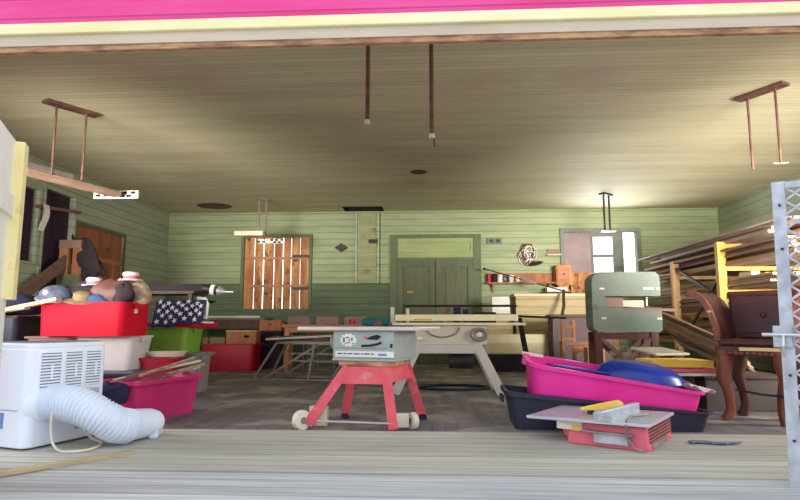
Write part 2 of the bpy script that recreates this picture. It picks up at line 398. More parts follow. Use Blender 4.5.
# bright window behind the bandsaw: boarded on one side, two bare sashes on the other
w = window('window_2'); x0, x1, z0, z1 = W2
mb = MB()
for x in (x0-.09, x1): mb.box(x, YB-.05, z0-.07, x+.09, YB, z1+.09)
mb.box(x0, YB-.05, z1, x1, YB, z1+.09).box(x0, YB-.07, z0-.07, x1, YB, z0).build('frame', 'trimgrey', w)
MB().box(x0, YB+.03, z0, 3.72, YB+.06, z1).build('boarding', mat('faded_board', L(150, 128, 128), L(166, 146, 150), .7), w)
mb = MB().box(3.72, YB+.02, z0, 3.78, YB+.07, z1).box(4.23, YB+.02, z0, 4.47, YB+.07, z1)
mb.box(3.78, YB+.02, 2.47, 4.23, YB+.07, 2.53).box(3.78, YB+.02, z0, 4.23, YB+.07, 2.08).box(3.78, YB+.02, 2.95, 4.23, YB+.07, z1).box(4.47, YB+.02, z0, x1, YB+.07, 2.0)
mb.build('sash', 'trimgrey', w)
for a, b in ((3.78, 4.23), (4.47, x1)): MB().box(a, YB+.043, 2.0, b, YB+.047, z1).build('pane', 'glass', w)
# unseen windows, made up to go with the added fill lamps
for n, (ax, pos, u0, u1, za, zb) in enumerate((('y', XL-.1, 4.7, 5.9, 1, 2.6), ('y', XL-.1, 6.6, 7.8, 1, 2.6), ('y', XR+.04, 4.7, 5.9, 1, 2.6), ('x', YF+.04, -5.9, -4.1, .85, 2.65), ('x', YF+.04, 3.7, 6.1, .85, 2.65))):
    w = window('window_%d' % (6+n)); mid = (u0+u1)/2
    mb = MB(); wall_holes(mb, ax, pos, .05, u0, u1, za, zb, [(u0+.06, mid-.03, za+.06, zb-.06), (mid+.03, u1-.06, za+.06, zb-.06)]); mb.build('frame', 'trimgreen', w)
# double door
w = window('door_1')
mb = MB()
for x in (-.98, .99): mb.box(x, YB-.06, 0, x+.17, YB, 3.03)
mb.box(-.81, YB-.06, 2.94, .99, YB, 3.03).box(-.81, YB-.05, 2.42, .99, YB, 2.48); mb.build('frame', 'trimgreen', w)
mb = MB().box(-.81, YB-.03, 2.48, .99, YB-.005, 2.94); tr = mb.build('transom', 'transom', w)
mb = MB().box(-.72, YB-.06, 2.84, .92, YB-.03, 2.88).box(-.72, YB-.06, 2.6, .92, YB-.03, 2.64).box(-.76, YB-.06, 2.6, -.72, YB-.03, 2.88).box(.92, YB-.06, 2.6, .96, YB-.03, 2.88).build('molding', 'transom', tr)
for a, b in ((-.81, .085), (.095, .99)):
    lf = MB().box(a, YB-.025, .0, b, YB-.002, 2.42).build('leaf', 'doorgreen', w)
    mb = MB()
    for xa, xb in ((a, a+.15), (b-.15, b)): mb.box(xa+.004, YB-.06, 0, xb-.004, YB-.025, 2.42)
    for za, zb in ((0, .16), (1.06, 1.2), (2.26, 2.42)): mb.box(a+.146, YB-.06, za, b-.146, YB-.025, zb)
    mb.build('stile_and_rail', 'doorgreen', lf)
    mb = MB()
    for za, zb in ((.16, 1.06), (1.2, 2.26)): mb.box(a+.24, YB-.05, za+.09, b-.24, YB-.025, zb-.09)
    mb.build('raised_panel', 'doorgreen', lf)
MB().cyl((-.58, YB-.1, 1.66), (-.44, YB-.1, 1.66), .018).cyl((-.56, YB-.1, 1.66), (-.56, YB-.02, 1.66), .015).build('handle', 'yellow', w)
# patched boards over the old flue, under the hatch
w = window('trim_8')
MB().box(-1.8, YB-.06, 1.88, -1.24, YB, 3.6).build('casing', 'wall', w)
for x in (-1.8, -1.28): MB().box(x, YB-.085, 1.88, x+.04, YB-.06, 3.56).build('batten', 'wallside', w)
for i in range(5):
    z = 1.92+i*.33; MB().rbox((-1.52+random.uniform(-.015, .015), YB-.075, z+.145), (.43, .03, .28), (0, random.uniform(-.03, .03), 0)).build('patch', 'patch', w)
# corner and cornice boards
mb = MB().box(XL, YB-.04, H-.05, XR, YB, H); struct(mb.build('trim_9', 'wall'))

# ------------------------------------------------------------------ ceiling and wall fixtures
def rod_pair(o, p, q, zb, wd=.15, m='rust', r=.014):
    """plate on the ceiling from p to q, one rod near each end"""
    p = Vector((*p, H-.018)); q = Vector((*q, H-.018)); MB().beam(p, q, wd, .034).build('ceiling_plate', m, o)
    for t in (.22, .78):
        c = p.lerp(q, t); MB().cyl((c.x, c.y, zb), (c.x, c.y, H-.03), r, 10).build('rod', m, o)
def perforated(o, c, rot, l=.64, h=.11):
    """white enamel end plate with dark knock-out holes"""
    x, y, z = c
    p = MB(rot, c).box(-l/2, -.02, -h/2, l/2, .02, h/2).build('end_plate', 'white', o, bevel=.012)
    for u, v in ((-.25, -.014), (-.14, -.014), (.03, .022), (.13, .022), (.1, -.024), (.19, -.024), (.25, .022)):
        MB(rot, c).box(u-.03, -.03, v-.018, u+.03, -.018, v+.018).build('knockout', 'blackhole', p)  # near-black blocks, the shade of each hole is in the colour
o = thing('ceiling_light', 'strip light on two rods above the red tote with perforated white end plate', 'ceiling light')
rod_pair(o, (-4.64, 6.48), (-4.30, 7.02), 2.70)
MB().beam((-4.75, 6.35, 2.68), (-4.31, 7.62, 2.68), .16, .07).build('housing', 'fixture', o, bevel=.01)
MB().beam((-4.68, 6.3, 2.745), (-4.5, 6.9, 2.745), .06, .06).build('ballast_box', 'greymetal', o, bevel=.005)
perforated(o, (-4.38, 7.72, 2.70), 0)
o = thing('ceiling_light', 'strip light on two rods before the boarded orange window, small white housing and ornate plate', 'ceiling light')
rod_pair(o, (-3.72, 12.0), (-3.50, 12.2), 2.8, .12, 'greymetal', .02)
MB().rbox((-3.85, 12.0, 2.82), (.62, .16, .1), (0, 0, 0)).build('housing', 'offwhite', o, bevel=.01)
perforated(o, (-3.42, 12.1, 2.67), 0, .54, .1)
MB().cyl((-3.55, 12.08, 2.7), (-3.55, 12.08, 2.8), .012).build('hook', 'rust', o)
o = thing('ceiling_rod_hanger', 'bare two-rod ceiling hanger on a brown plate above the mesh gate', 'hanger')
rod_pair(o, (3.68, 6.92), (3.97, 6.44), 2.70)
MB().beam((3.86, 6.60, 2.705), (3.97, 6.52, 2.69), .012, .012).build('wire', 'steelpale', o)
o = thing('ceiling_rod_hanger', 'bare two-rod ceiling hanger in front of the bright back window', 'hanger')
rod_pair(o, (3.50, 11.95), (3.75, 12.15), 2.82, .12, 'darkmetal', .02)
MB().rbox((3.62, 12, 2.81), (.3, .1, .03), (0, 0, 0)).build('crossbar', 'greymetal', o)
for (x, y, zb, lb) in ((-.565, 5.0, 2.70, 'single brown rod hanging behind the header, shorter one with a plain tip'), (.01, 5.0, 2.56, 'single brown rod hanging behind the header, longer one with a wire at its tip')):
    o = thing('hanging_rod', lb, 'rod', (x, y, zb))
    MB().cyl((0, 0, 0), (0, 0, H-zb), .02, 12).build('rod', 'rust', o, smooth=True)
    MB().cyl((0, 0, -.02), (0, 0, .02), .026, 12).build('ferrule', 'steelpale', o)
    if x > 0: MB().tube([(.0, 0, .02), (.02, 0, -.03), (.025, 0, -.1)], .006, 6).build('wire', 'darkmetal', o)
MB()
tag(MB().lathe([(.0, -.02), (.30, -.02), (.38, -.008), (.40, 0)], (-4.95, 12.83, H-.001), 28, 1, .85).build('flue_cover', 'darkwood', None), 'round dark brown patch in the ceiling near the left back corner', 'flue cover')
tag(MB().lathe([(.0, -.012), (.12, -.012), (.15, 0)], (-.22, 10.1, H-.001), 20).build('ceiling_rosette', 'darkwood', None), 'small dark round rosette in the middle of the plank ceiling', 'rosette')
o = thing('wall_plate', 'dark diamond-shaped plate on the green wall beside the boarded window', 'plate')
MB().prism([(-.17, 0), (0, -.11), (.17, 0), (0, .11)], (-2.15, YB-.001, 2.73), (1, 0, 0), (0, 0, 1), .02).build('plate', 'darkmetal', o)
o = thing('socket_box', 'dark socket box on the patched flue boards', 'socket'); MB().box(-1.49, YB-.1, 2.82, -1.27, YB-.06, 2.92).build('box', 'darkmetal', o, bevel=.008)
o = thing('switch_box', 'dark double switch box on the wall to the right of the double door', 'switch')
MB().box(1.3, YB-.04, 2.8, 1.66, YB, 2.93).build('box', 'trimgrey', o, bevel=.01); MB().box(1.36, YB-.05, 2.83, 1.45, YB-.04, 2.9).build('toggle', 'darkmetal', o); MB().box(1.52, YB-.05, 2.83, 1.61, YB-.04, 2.9).build('toggle', 'darkmetal', o)
o = thing('wall_wreath', 'tangled brown and white wreath hanging on the green wall', 'wreath')
rr = random.Random(3)
for nm, mt, n in (('twigs', 'leatherbrown', 12), ('ribbon', 'paper', 8)):
    mb = MB()
    for i in range(n):
        a0 = rr.uniform(0, 6.3); c = Vector((2.24+.08*math.cos(a0), YB-.05, 2.53+.1*math.sin(a0))); r0 = rr.uniform(.09, .18)
        mb.tube([c+Vector((r0*math.cos(2*PI*k/14)*rr.uniform(.85, 1.1), rr.uniform(-.03, .03), r0*1.1*math.sin(2*PI*k/14)*rr.uniform(.85, 1.1))) for k in range(14)], .009, 6, True)
    mb.build(nm, mt, o, smooth=True)
MB().lathe([(0, -.05), (.08, -.04), (.16, 0), (.08, .04), (0, .05)], (2.42, YB-.08, 2.32), 16, 1.2, .4, (0, -.2, 0)).build('bow', 'jacket', o, smooth=True)

# shelf on the back wall and what stands on it
o = thing('wall_shelf', 'brown board shelf on the green wall beside the double door', 'shelf')
MB().box(1.27, YB-.26, 1.84, 2.85, YB-.0, 1.875).build('shelf_board', 'ply', o); MB().box(1.27, YB-.03, 1.875, 2.85, YB, 2.1).build('back_board', 'ply', o)
for x in (1.4, 2.7): MB().prism([(0, 0), (-.2, 0), (0, -.2)], (x, YB, 1.84), (0, 1, 0), (0, 0, 1), .03).build('bracket', 'orangewood', o)
for i, (x, r, h, mt, lb) in enumerate(((1.33, .05, .2, 'darkred', 'dark red tin at the end of the wall shelf by the door'), (1.46, .06, .2, 'jacket', 'black tin on the wall shelf beside the dark red tin'), (1.58, .06, .18, 'paper', 'white tin on the wall shelf beside the black tin'), (1.7, .05, .14, 'greycloth', 'grey tin on the wall shelf between the white ones'), (1.84, .065, .17, 'paper', 'widest white tin on the wall shelf'), (1.98, .05, .12, 'clear', 'lowest pale tin on the wall shelf, outermost of the row'))):
    o = tag(MB().lathe([(0, 0), (r, 0), (r, .01), (r*.96, .015), (r*.96, h-.015), (r, h-.01), (r, h), (0, h)], (x, YB-.13, 1.876), 18).build('tin_can', mt), lb, 'tin', 'tins on the wall shelf')
o = thing('wooden_box', 'upright orange wooden box beside the wall shelf', 'box', (3.0, YB-.2, 1.8))
MB().box(-.17, -.1, 0, .17, .18, .46).build('case', 'boards', o, bevel=.01); MB().box(-.13, -.11, .05, .13, -.1, .41).build('door', 'orangewood', o); MB().lathe([(0, 0), (.02, .01), (0, .025)], (.0, -.11, .25), 10, 1, 1, (PI/2, 0, 0)).build('knob', 'darkmetal', o)
MB().box(-.12, -.06, -.25, .12, .18, 0).build('bracket', 'boards', o)
o = thing('small_wall_shelf', 'small pinkish wall shelf high beside the bright window', 'shelf'); MB().box(2.67, YB-.16, 2.5, 3.0, YB, 2.53).build('shelf_board', 'beige', o); MB().box(2.7, YB-.03, 2.53, 2.98, YB, 2.66).build('back_board', 'chairback', o)
o = thing('white_tray', 'narrow white box on a bracket under the upright orange wooden box', 'tray'); 
MB().box(2.5, YB-.3, 1.62, 3.1, YB, 1.65).build('shelf_board', 'darkwood', o); MB().box(2.62, YB-.28, 1.65, 3.08, YB-.05, 1.75).build('box', 'paper', o, bevel=.008)
o = thing('orange_panel', 'orange boarded panel leaning below the bright window', 'panel'); MB().box(3.2, YB-.12, .9, 3.85, YB-.09, 2.1).box(3.35, YB-.15, .9, 3.45, YB-.12, 2.05).build('panel', 'boards', o)
for x in (3.5, 3.7): MB().box(x, YB-.15, .9, x+.05, YB-.12, 2.05).build('batten', 'orangewood', o)
MB().box(3.2, YB-.15, 0, 3.3, YB-.06, .9).box(3.7, YB-.15, 0, 3.8, YB-.06, .9).build('leg', 'boards', o)

# bar with rag on the left wall, leaning timber and frame
o = thing('wall_bar', 'brown horizontal wooden bar across the dark shutter on the left wall', 'bar')
MB().beam((XL+.05, 8.85, 2.80), (XL+.05, 10.05, 2.92), .04, .05).build('rail', 'bar', o)
for y, z in ((9.03, 2.82), (9.97, 2.91)): MB().box(XL, y-.02, z-.03, XL+.04, y+.02, z+.03).build('bracket', 'rust', o)
mb = MB(); mb.sheet(lambda u, v: (XL+.09+.012*math.sin(u*5), 8.98+.15*v+.03*math.sin(u*4)-.05*u, 2.86-.44*u), 12, 4)
tag(mb.build('rag', 'paper', None, smooth=True), 'white rag strip hanging from the brown bar on the left wall', 'rag')
o = thing('leaning_plank', 'wide brown plank leaning diagonally at the left wall under the shutters', 'plank'); 
MB().beam((-6.22, 8.3, 1.20), (-6.22, 9.75, 2.12), .05, .19, (0, 1, 0)).beam((-6.22, 8.35, 0), (-6.22, 8.35, 1.25), .05, .08).build('plank', 'bar', o)
o = thing('shelf_frame', 'rough wooden frame with a dark top board leaning at the left wall', 'frame')
MB().box(-6.34, 9.5, 2.2, -5.95, 9.62, 2.34).build('top_board', 'chairback', o)
for x in (-6.34, -6.1): MB().box(x, 9.52, 0, x+.16, 9.6, 2.2).build('post', 'ply' if x > -6.2 else 'orangewood', o)
MB().box(-6.34, 9.5, 1.55, -5.95, 9.62, 1.75).build('rail', 'trimgreen', o)
# ------------------------------------------------------------------ left heap of totes
def tub_thing(name, label, cat, loc, rz, w, d, h, m, taper=.88, handles=True, lid=None, group=None, rim=.02, mrim=None):
    o = thing(name, label, cat, loc, rz, group)
    b = MB().tub(w, d, h, taper, rim=rim, rc=.07).build('body', m, o, smooth=True)
    if handles:
        for s in (-1, 1): MB().box(s*(w/2+rim/2)-.012, -d*.16, h-.075, s*(w/2+rim/2)+.012, d*.16, h-.02).build('handle', mrim or m, o, bevel=.006)
    if lid: MB().box(-w/2-.02, -d/2-.02, h, w/2+.02, d/2+.02, h+.03).build('lid', lid, o, bevel=.012)
    return o
# lowest: a dark tote that carries the milky one
tub_thing('storage_tote', 'dark closed tote at the bottom of the stack under the milky tote', 'tote', (-3.86, 7.05, 0), 0, .72, .62, .33, 'tubblack', lid='bluegrey')
tub_thing('storage_tote', 'milky white tote under the big bright red tote', 'tote', (-3.90, 7.05, .365), 0, .74, .56, .405, 'clear', lid=None, taper=.8)
# red tote has a base under its far end as well
tub_thing('storage_tote', 'brown closed bin behind the air conditioner carrying the end of the red tote', 'tote', (-4.5, 6.95, 0), 0, .5, .6, .74, 'chairback', handles=False, lid='chairback')
o = tub_thing('storage_tote', 'big bright red tote on top of the stack with hats on it', 'tote', (-3.97, 6.72, .775), -.09, 1.08, .58, .385, 'red', taper=.95)
MB().box(-.4, .0, .3, .44, .26, .33).build('inner_tray', 'darkred', o)
MB(.0).box(.50, -.06, .26, .535, .0, .32).build('label_tag', 'paper', o)
tub_thing('storage_tote', 'smoky grey tote under the lime green tote', 'tote', (-3.42, 7.9, 0), -.1, .66, .55, .5, 'smoky', lid='smoky')
o = tub_thing('storage_tote', 'lime green tote with a red lid under the starry flag', 'tote', (-3.52, 7.85, .532), -.12, .66, .5, .34, 'green')
MB().box(-.36, -.27, .34, .50, .29, .40).build('lid', 'red', o, bevel=.012)
# flag
def flag_f(u, v):      # v runs from the hanging front hem up over the lid to the back
    x = -3.66+.68*u; k = min(1, v*1.35)
    y = 7.46+.12*k+.35*max(0, v-.74)/.26+.02*math.sin(u*9+v*3); z = .86+.09*u*(1-k)+.37*k**.8-.04*max(0, v-.74)+.015*math.sin(u*13)
    return (x, y, z)
o = tag(MB().sheet(flag_f, 26, 18, .012).build('folded_flag', 'flagblue', None, smooth=True), 'dark blue flag with white stars draped over the red lid', 'flag')
mb = MB()
for j in range(5):
    for i in range(5):
        u = .09+i*.185+(j % 2)*.09; v = .08+j*.14
        if u > .94: continue
        P = Vector(flag_f(u, v)); dU = (Vector(flag_f(u+.01, v))-P).normalized(); dV = (Vector(flag_f(u, v+.01))-P).normalized(); n = dU.cross(dV).normalized()
        poly = [((.042 if k % 2 == 0 else .017)*math.sin(k*PI/5), (.042 if k % 2 == 0 else .017)*math.cos(k*PI/5)) for k in range(10)]
        mb.prism(poly, P-n*.006, dU, n.cross(dU), .008)
st = mb.build('star', 'paper', o); 
MB().sheet(lambda u, v: (-3.16+.18*u+.03*v, 7.5+.3*v, .95-.01*u+.01*math.sin(u*3)), 6, 6, .02).build('white_stripe', 'paper', o)
mb = MB().tube([(-2.97, 7.56, .98), (-2.96, 7.58, 1.18), (-3.0, 7.6, 1.245), (-3.12, 7.62, 1.255)], .02, 8); mb.build('border', 'paper', o, smooth=True)
# hats, bag and clothes on the red tote
def hat(loc, label, rz=0, sc=1):
    o = thing('boater_hat', label, 'hat', loc, rz, 'white hats with red bands')
    MB().lathe([(0, .0), (.13, .0), (.135, .008), (.13, .016), (.0, .016)], (0, 0, 0), 24).build('brim', 'paper', o, smooth=True)
    MB().lathe([(.083, .015), (.083, .055), (.08, .058)], (0, 0, 0), 24).build('band', 'sawred', o, smooth=True)
    MB().lathe([(.078, .016), (.078, .06), (.088, .068), (.09, .088), (.07, .105), (0, .11)], (0, 0, 0), 24).build('crown', 'white', o, smooth=True)
    return o
def blob(name, c, size, m, label, cat, seed=0, rot=(0, 0, 0), amp=.06, parent=None):
    r = random.Random(seed); bm = MB(); R = Euler(rot).to_matrix(); nu, nv = 20, 12; ph = [r.uniform(0, 6) for _ in range(6)]
    prof = []
    vs = []; fs = []
    for i in range(nv+1):
        t = PI*i/nv
        for k in range(nu):
            a = 2*PI*k/nu; rr_ = 1+amp*(math.sin(3*a+ph[0]+2*t)+math.sin(5*a+ph[1])*.5*math.sin(t)+math.sin(4*t+ph[2]+a))
            p = Vector((math.sin(t)*math.cos(a)*size[0]*rr_, math.sin(t)*math.sin(a)*size[1]*rr_, max(-.55, math.cos(t))*size[2]*rr_)); vs.append(Vector(c)+R @ p)
    for i in range(nv):
        for k in range(nu): fs.append((i*nu+k, i*nu+(k+1) % nu, (i+1)*nu+(k+1) % nu, (i+1)*nu+k))
    bm._add(vs, fs); bmesh.ops.remove_doubles(bm.bm, verts=bm.bm.verts, dist=.0005)
    ob = bm.build(name, m, parent, smooth=True)
    return tag(ob, label, cat) if label else ob
o = thing('hand_bag', 'brown leather bag with a beige fur flap on the red tote', 'bag')
blob('body', (-3.74, 6.66, 1.25), (.27, .17, .19), 'leatherbrown', None, None, 1, amp=.04, parent=o)
blob('fur_flap', (-3.49, 6.76, 1.24), (.15, .13, .17), 'fur', None, None, 2, amp=.07, parent=o)
blob('strap', (-3.56, 6.56, 1.23), (.13, .09, .13), 'jacket', None, None, 3, amp=.12, parent=o)
blob('black_jacket', (-5.86, 9.60, 1.96), (.22, .1, .48), 'jacket', 'black jacket slung from the wooden frame before the orange boards', 'jacket', 21, (0, -.56, 0), .13)
hat((-4.04, 6.76, 1.36), 'white hat with a red band on the dark clothes in the red tote')
hat((-3.54, 6.66, 1.415), 'white hat with a red band on the brown leather bag')
blob('dark_sweater', (-4.10, 6.74, 1.24), (.27, .17, .16), 'jacket', 'crumpled black sweater under the white hat in the red tote', 'sweater', 5, amp=.1)
o = thing('grey_cap', 'grey blue cap with pale brim at the end of the red tote', 'cap')
blob('crown', (-4.36, 6.56, 1.23), (.2, .15, .13), 'greycloth', None, None, 8, amp=.03, parent=o)
MB().lathe([(0, .012), (.19, .0), (.2, -.012), (0, -.004)], (-4.34, 6.46, 1.21), 22, 1, .7, (.35, .12, 0)).build('brim', 'bluegrey', o, smooth=True)
o = thing('straw_hat', 'flattened straw hat on the rim of the red tote', 'hat')
MB().lathe([(.22, 0), (.2, .012), (.11, .02), (.1, .09), (.06, .11), (0, .115)], (-4.02, 6.52, 1.175), 24, 1, .8, (.25, .1, 0)).build('crown', 'straw', o, smooth=True)
blob('blue_scarf', (-3.86, 6.50, 1.175), (.14, .06, .07), 'bluecloth', 'small blue scarf on the rim of the red tote', 'scarf', 9, amp=.08)
# navy pile at the left, behind the door leaf
tub_thing('storage_tote', 'black bin at the far left end of the heap under navy bedding', 'tote', (-5.15, 6.9, 0), .05, .62, .7, .98, 'tubblack', handles=False, lid='darkwood')
blob('navy_bedding', (-5.1, 6.85, 1.12), (.34, .26, .17), 'navy', 'navy bedding heaped at the far left above the air conditioner', 'bedding', 12, amp=.06)
for i, (a, b, mt, lb) in enumerate((((-5.0, 6.44, 1.045), (-4.2, 6.36, 1.19), 'pine', 'pale offcut lying slantwise against the end of the red tote'), ((-5.2, 6.46, 1.02), (-4.62, 6.44, 1.10), 'offwhite', 'short whitish offcut under the pale slanted one'))):
    tag(MB().beam(a, b, .09, .04).build('wood_offcut', mt), lb, 'offcut', 'offcuts by the red tote')
# rose tub with sticks
o = tub_thing('plastic_tub', 'rose pink tub full of sticks standing on the floor by the hose', 'tub', (-2.78, 5.78, 0), 1.3, .98, .48, .385, 'rose', taper=.8, rim=.035)
MB(0).box(-.42, -.18, .2, .42, .18, .23).build('liner', 'darkred', o)
for i in range(9):
    a = 1.2+random.uniform(-.22, .22); c = Vector((-2.80+.035*(i % 5)-.07, 5.98+random.uniform(-.08, .12), .34+.016*i)); L_ = random.uniform(.36, .5)
    d = Vector((math.cos(a), math.sin(a), random.uniform(.10, .2)))*L_
    tag(MB().beam(c-d, c+d*1.15, .035, .018).build('wood_stick', ('fur', 'greymetal', 'offwhite', 'chairback')[i % 4]), 'rough wooden stick lying in the rose pink tub', 'stick', 'sticks in the rose pink tub')
blob('navy_bag', (-2.88, 5.16, .27), (.18, .14, .12), 'navy', 'navy bag slumped over the rose tub behind the air conditioner', 'bag', 15, amp=.08)
o = thing('oval_tray', 'white-rimmed tray with a red inside between the milky tote and the green tote', 'tray', (-3.36, 7.3, .52), .2)
MB().lathe([(0, 0), (.2, 0), (.25, .05), (.26, .05), (.21, -.015), (0, -.015)], (0, 0, 0), 24, 1, .55).build('rim', 'offwhite', o, smooth=True)
MB().lathe([(0, .012), (.215, .012), (.2, .002), (0, .002)], (0, 0, 0), 24, 1, .55).build('inside', 'darkred', o, smooth=True)
tub_thing('storage_tote', 'red lidded tote hidden behind the rose tub holding the oval tray', 'tote', (-3.40, 7.28, 0), .1, .44, .4, .47, 'darkred', handles=False, lid='darkred')
# long tool lying on the far side of the green tote
o = thing('pole_saw', 'long black pole tool with a silver tip lying behind the flag', 'tool')
MB().box(-4.9, 9.2, 1.44, -3.7, 9.32, 1.56).build('case', 'jacket', o, bevel=.01)
MB().cyl((-3.7, 9.26, 1.49), (-3.45, 9.26, 1.45), .07, 14).build('motor', 'darkmetal', o, smooth=True)
MB().cyl((-3.56, 9.24, 1.47), (-3.50, 9.24, 1.46), .085, 14).build('collar', 'paper', o, smooth=True)
MB().cyl((-3.45, 9.26, 1.45), (-3.33, 9.25, 1.43), .08, 14, .03).cyl((-3.33, 9.25, 1.43), (-3.2, 9.25, 1.43), .016, 10).build('tip', 'steel', o, smooth=True)
o = thing('work_table', 'dark wooden table behind the totes carrying the long black tool', 'table')
MB().box(-4.9, 9.0, 1.39, -3.75, 9.6, 1.435).build('tabletop', 'darkwood', o)
for x in (-4.85, -3.86):
    for y in (9.05, 9.5): MB().box(x, y, 0, x+.06, y+.06, 1.39).build('leg', 'darkwood', o)

# ------------------------------------------------------------------ back left furniture
tub_thing('storage_tote', 'deep red tote on the floor below the boarded window with boxes on it', 'tote', (-4.12, 11.65, 0), 0, 1.28, .6, .50, 'darkred', lid='darkred', taper=.95)
o = thing('cardboard_box', 'open brown cardboard box with a flap on the deep red tote', 'box', (-3.74, 11.5, .532))
MB().box(-.3, -.15, 0, .3, .15, .24).build('case', 'ply', o, bevel=.006); MB().box(-.31, -.16, .24, .31, .16, .265).build('flap', 'card', o); MB().box(.06, -.16, .12, .16, -.15, .17).build('hand_hole', 'blackhole', o)  # hand hole is a black block, its inner shade painted
o = tag(MB().box(-4.75, 11.42, .532, -4.42, 11.64, .66).build('white_carton', 'straw', None, bevel=.008), 'pale carton at the end of the deep red tote', 'carton')
o = tag(MB().box(-4.4, 11.42, .532, -4.08, 11.64, .66).build('white_carton', 'straw', None, bevel=.008), 'pale carton next to the brown cardboard box on the deep red tote', 'carton')
o = thing('side_table', 'long dark table with a pale worn top under the boarded window', 'table')
MB().box(-5.4, 12.1, 1.0, -3.5, 12.8, 1.05).build('tabletop', 'bar', o); MB().box(-5.35, 12.08, 1.05, -3.6, 12.12, 1.09).build('edge_strip', 'steelpale', o)
MB().box(-5.35, 12.15, .82, -3.55, 12.75, 1.0).build('apron', 'darkwood', o)
for x in (-5.35, -3.63):
    for y in (12.15, 12.67): MB().box(x, y, 0, x+.08, y+.08, .82).build('leg', 'darkwood', o)
o = thing('low_crate', 'dark crate under the pale-topped table', 'crate', (-4.55, 12.45, 0))
MB().tub(1.3, .5, .6, .98, .02, .02, .02).build('body', 'jacket', o)
MB().box(-.6, -.262, .2, .6, -.25, .3).build('slat', 'darkwood', o)
o = thing('wooden_case', 'reddish brown wooden case on a dark stand beside the metal frame', 'case', (-3.36, 12.2, 0))
MB().box(-.23, -.16, .78, .23, .16, 1.0).build('case', 'ply', o, bevel=.01); MB().box(-.22, -.15, 0, .22, .15, .78).build('stand', 'jacket', o); MB().box(-.05, -.17, .9, .05, -.16, .93).build('latch', 'rust', o)
def school_chair(x, y, label):
    o = thing('school_chair', label, 'chair', (x, y, 0), 0, 'school chairs behind the wooden bench')
    MB().box(-.23, -.2, .60, .23, .22, .625).build('seat', 'chairback', o, bevel=.01)
    MB().prism([(-.23, .82), (.23, .82), (.24, 1.05), (.2, 1.08), (-.2, 1.08), (-.24, 1.05)], (0, .22, 0), (1, 0, 0), (0, 0, 1), .02).build('backrest', 'chairback', o, bevel=.006)
    for sx in (-1, 1):
        MB().tube([(sx*.2, .25, 0), (sx*.2, .23, .6), (sx*.2, .24, 1.0)], .014, 8).build('leg', 'greymetal', o)
        MB().tube([(sx*.2, -.18, 0), (sx*.2, -.16, .6)], .014, 8).build('leg', 'greymetal', o)
for x, lb in ((-2.81, 'school chair with a brown back under the boarded window, first behind the bench'), (-2.2, 'school chair with a brown back in the middle of the three behind the bench'), (-1.6, 'school chair with a brown back nearest the double door behind the bench')): school_chair(x, 12.05, lb)
o = thing('wooden_bench', 'long orange wooden bench behind the grey table saw', 'bench')
MB().box(-2.9, 11.2, .86, -.7, 11.62, .91).build('top', 'orangewood', o, bevel=.008); MB().box(-2.8, 11.25, .76, -.8, 11.28, .86).build('apron', 'orangewood', o)
for x in (-2.85, -.83):
    for y in (11.24, 11.5): MB().box(x, y, 0, x+.09, y+.09, .86).build('leg', 'orangewood', o)
for x, lb, mt in ((-1.55, 'red can on the long orange bench', 'darkred'), (-1.3, 'small yellow can on the long orange bench', 'rustyellow')):
    tag(MB().lathe([(0, 0), (.06, 0), (.06, .09), (0, .09)], (x, 11.35, .911), 14).build('paint_can', mt), lb, 'can')
# teal bundle on a stool between the saws
o = thing('low_stool', 'dark stool under the teal cloth behind the table saws', 'stool', (-.82, 9.2, 0)); MB().box(-.28, -.2, .84, .28, .2, .88).build('seat', 'darkwood', o)
for x in (-.26, .22):
    for y in (-.18, .14): MB().box(x, y, 0, x+.04, y+.04, .84).build('leg', 'darkwood', o)
o = thing('teal_cushion', 'teal cloth bundle with red patches behind the two table saws', 'cushion')
MB().rbox((-.82, 9.2, .945), (.54, .34, .12), (0, 0, 0)).build('cushion', 'teal', o, bevel=.04, smooth=True)
for x in (-.83, -.6): MB().lathe([(0, 0), (.08, 0), (.06, .02), (0, .025)], (x, 9.035, .90), 14, 1, 1, (PI/2, 0, 0)).build('patch', 'chairback', o)

# metal trestle frame with board
o = thing('metal_trestle', 'grey metal trestle frame with a weathered top board on the floor', 'trestle', (0, 0, 0))
fr = {}
B0, B1, B2, B3 = Vector((-2.92, 9.55, .02)), Vector((-1.5, 9.45, .02)), Vector((-1.4, 10.05, .02)), Vector((-2.8, 10.15, .02))
T0, T1, T2, T3 = Vector((-2.55, 9.58, .62)), Vector((-1.35, 9.45, .60)), Vector((-1.3, 10.0, .60)), Vector((-2.5, 10.1, .62))
def bars(name, prs, wd=.035, m='greymetal'):
    for p, q in prs: MB().beam(p, q, wd, wd).build(name, m, o)
bars('base_rail', ((B0, B1), (B1, B2), (B2, B3), (B3, B0)))
bars('top_rail', ((T0, T1), (T1, T2), (T2, T3), (T3, T0)), .05)
bars('leg', ((B0, T0), (B1+Vector((-.5, 0, 0)), T1+Vector((-.55, 0, 0))), (B3, T3), (B2+Vector((-.3, 0, 0)), T2)))
bars('brace', ((B0+Vector((.15, 0, 0)), T0+Vector((.75, -.02, 0))), (B3+Vector((.2, 0, 0)), T3+Vector((.9, 0, 0)))))
bars('cross_rail', (((B0+T0)/2+Vector((.4, 0, .0)), (B1+T1)/2), ((B0+T0)/2+Vector((.4, 0, .12)), (B1+T1)/2+Vector((0, 0, .12)))), .025)
MB().rbox((-2.15, 9.78, .705), (1.15, .6, .035), (.02, -.05, .1)).build('top_board', 'bar', o)
MB().rbox((-2.12, 9.465, .70), (1.15, .02, .03), (0, -.05, .1)).build('edge_strip', 'steelpale', o)
MB().box(-2.5, 9.6, .645, -2.44, 10.05, .72).box(-1.7, 9.6, .625, -1.64, 10.05, .69).build('cleat', 'darkmetal', o)

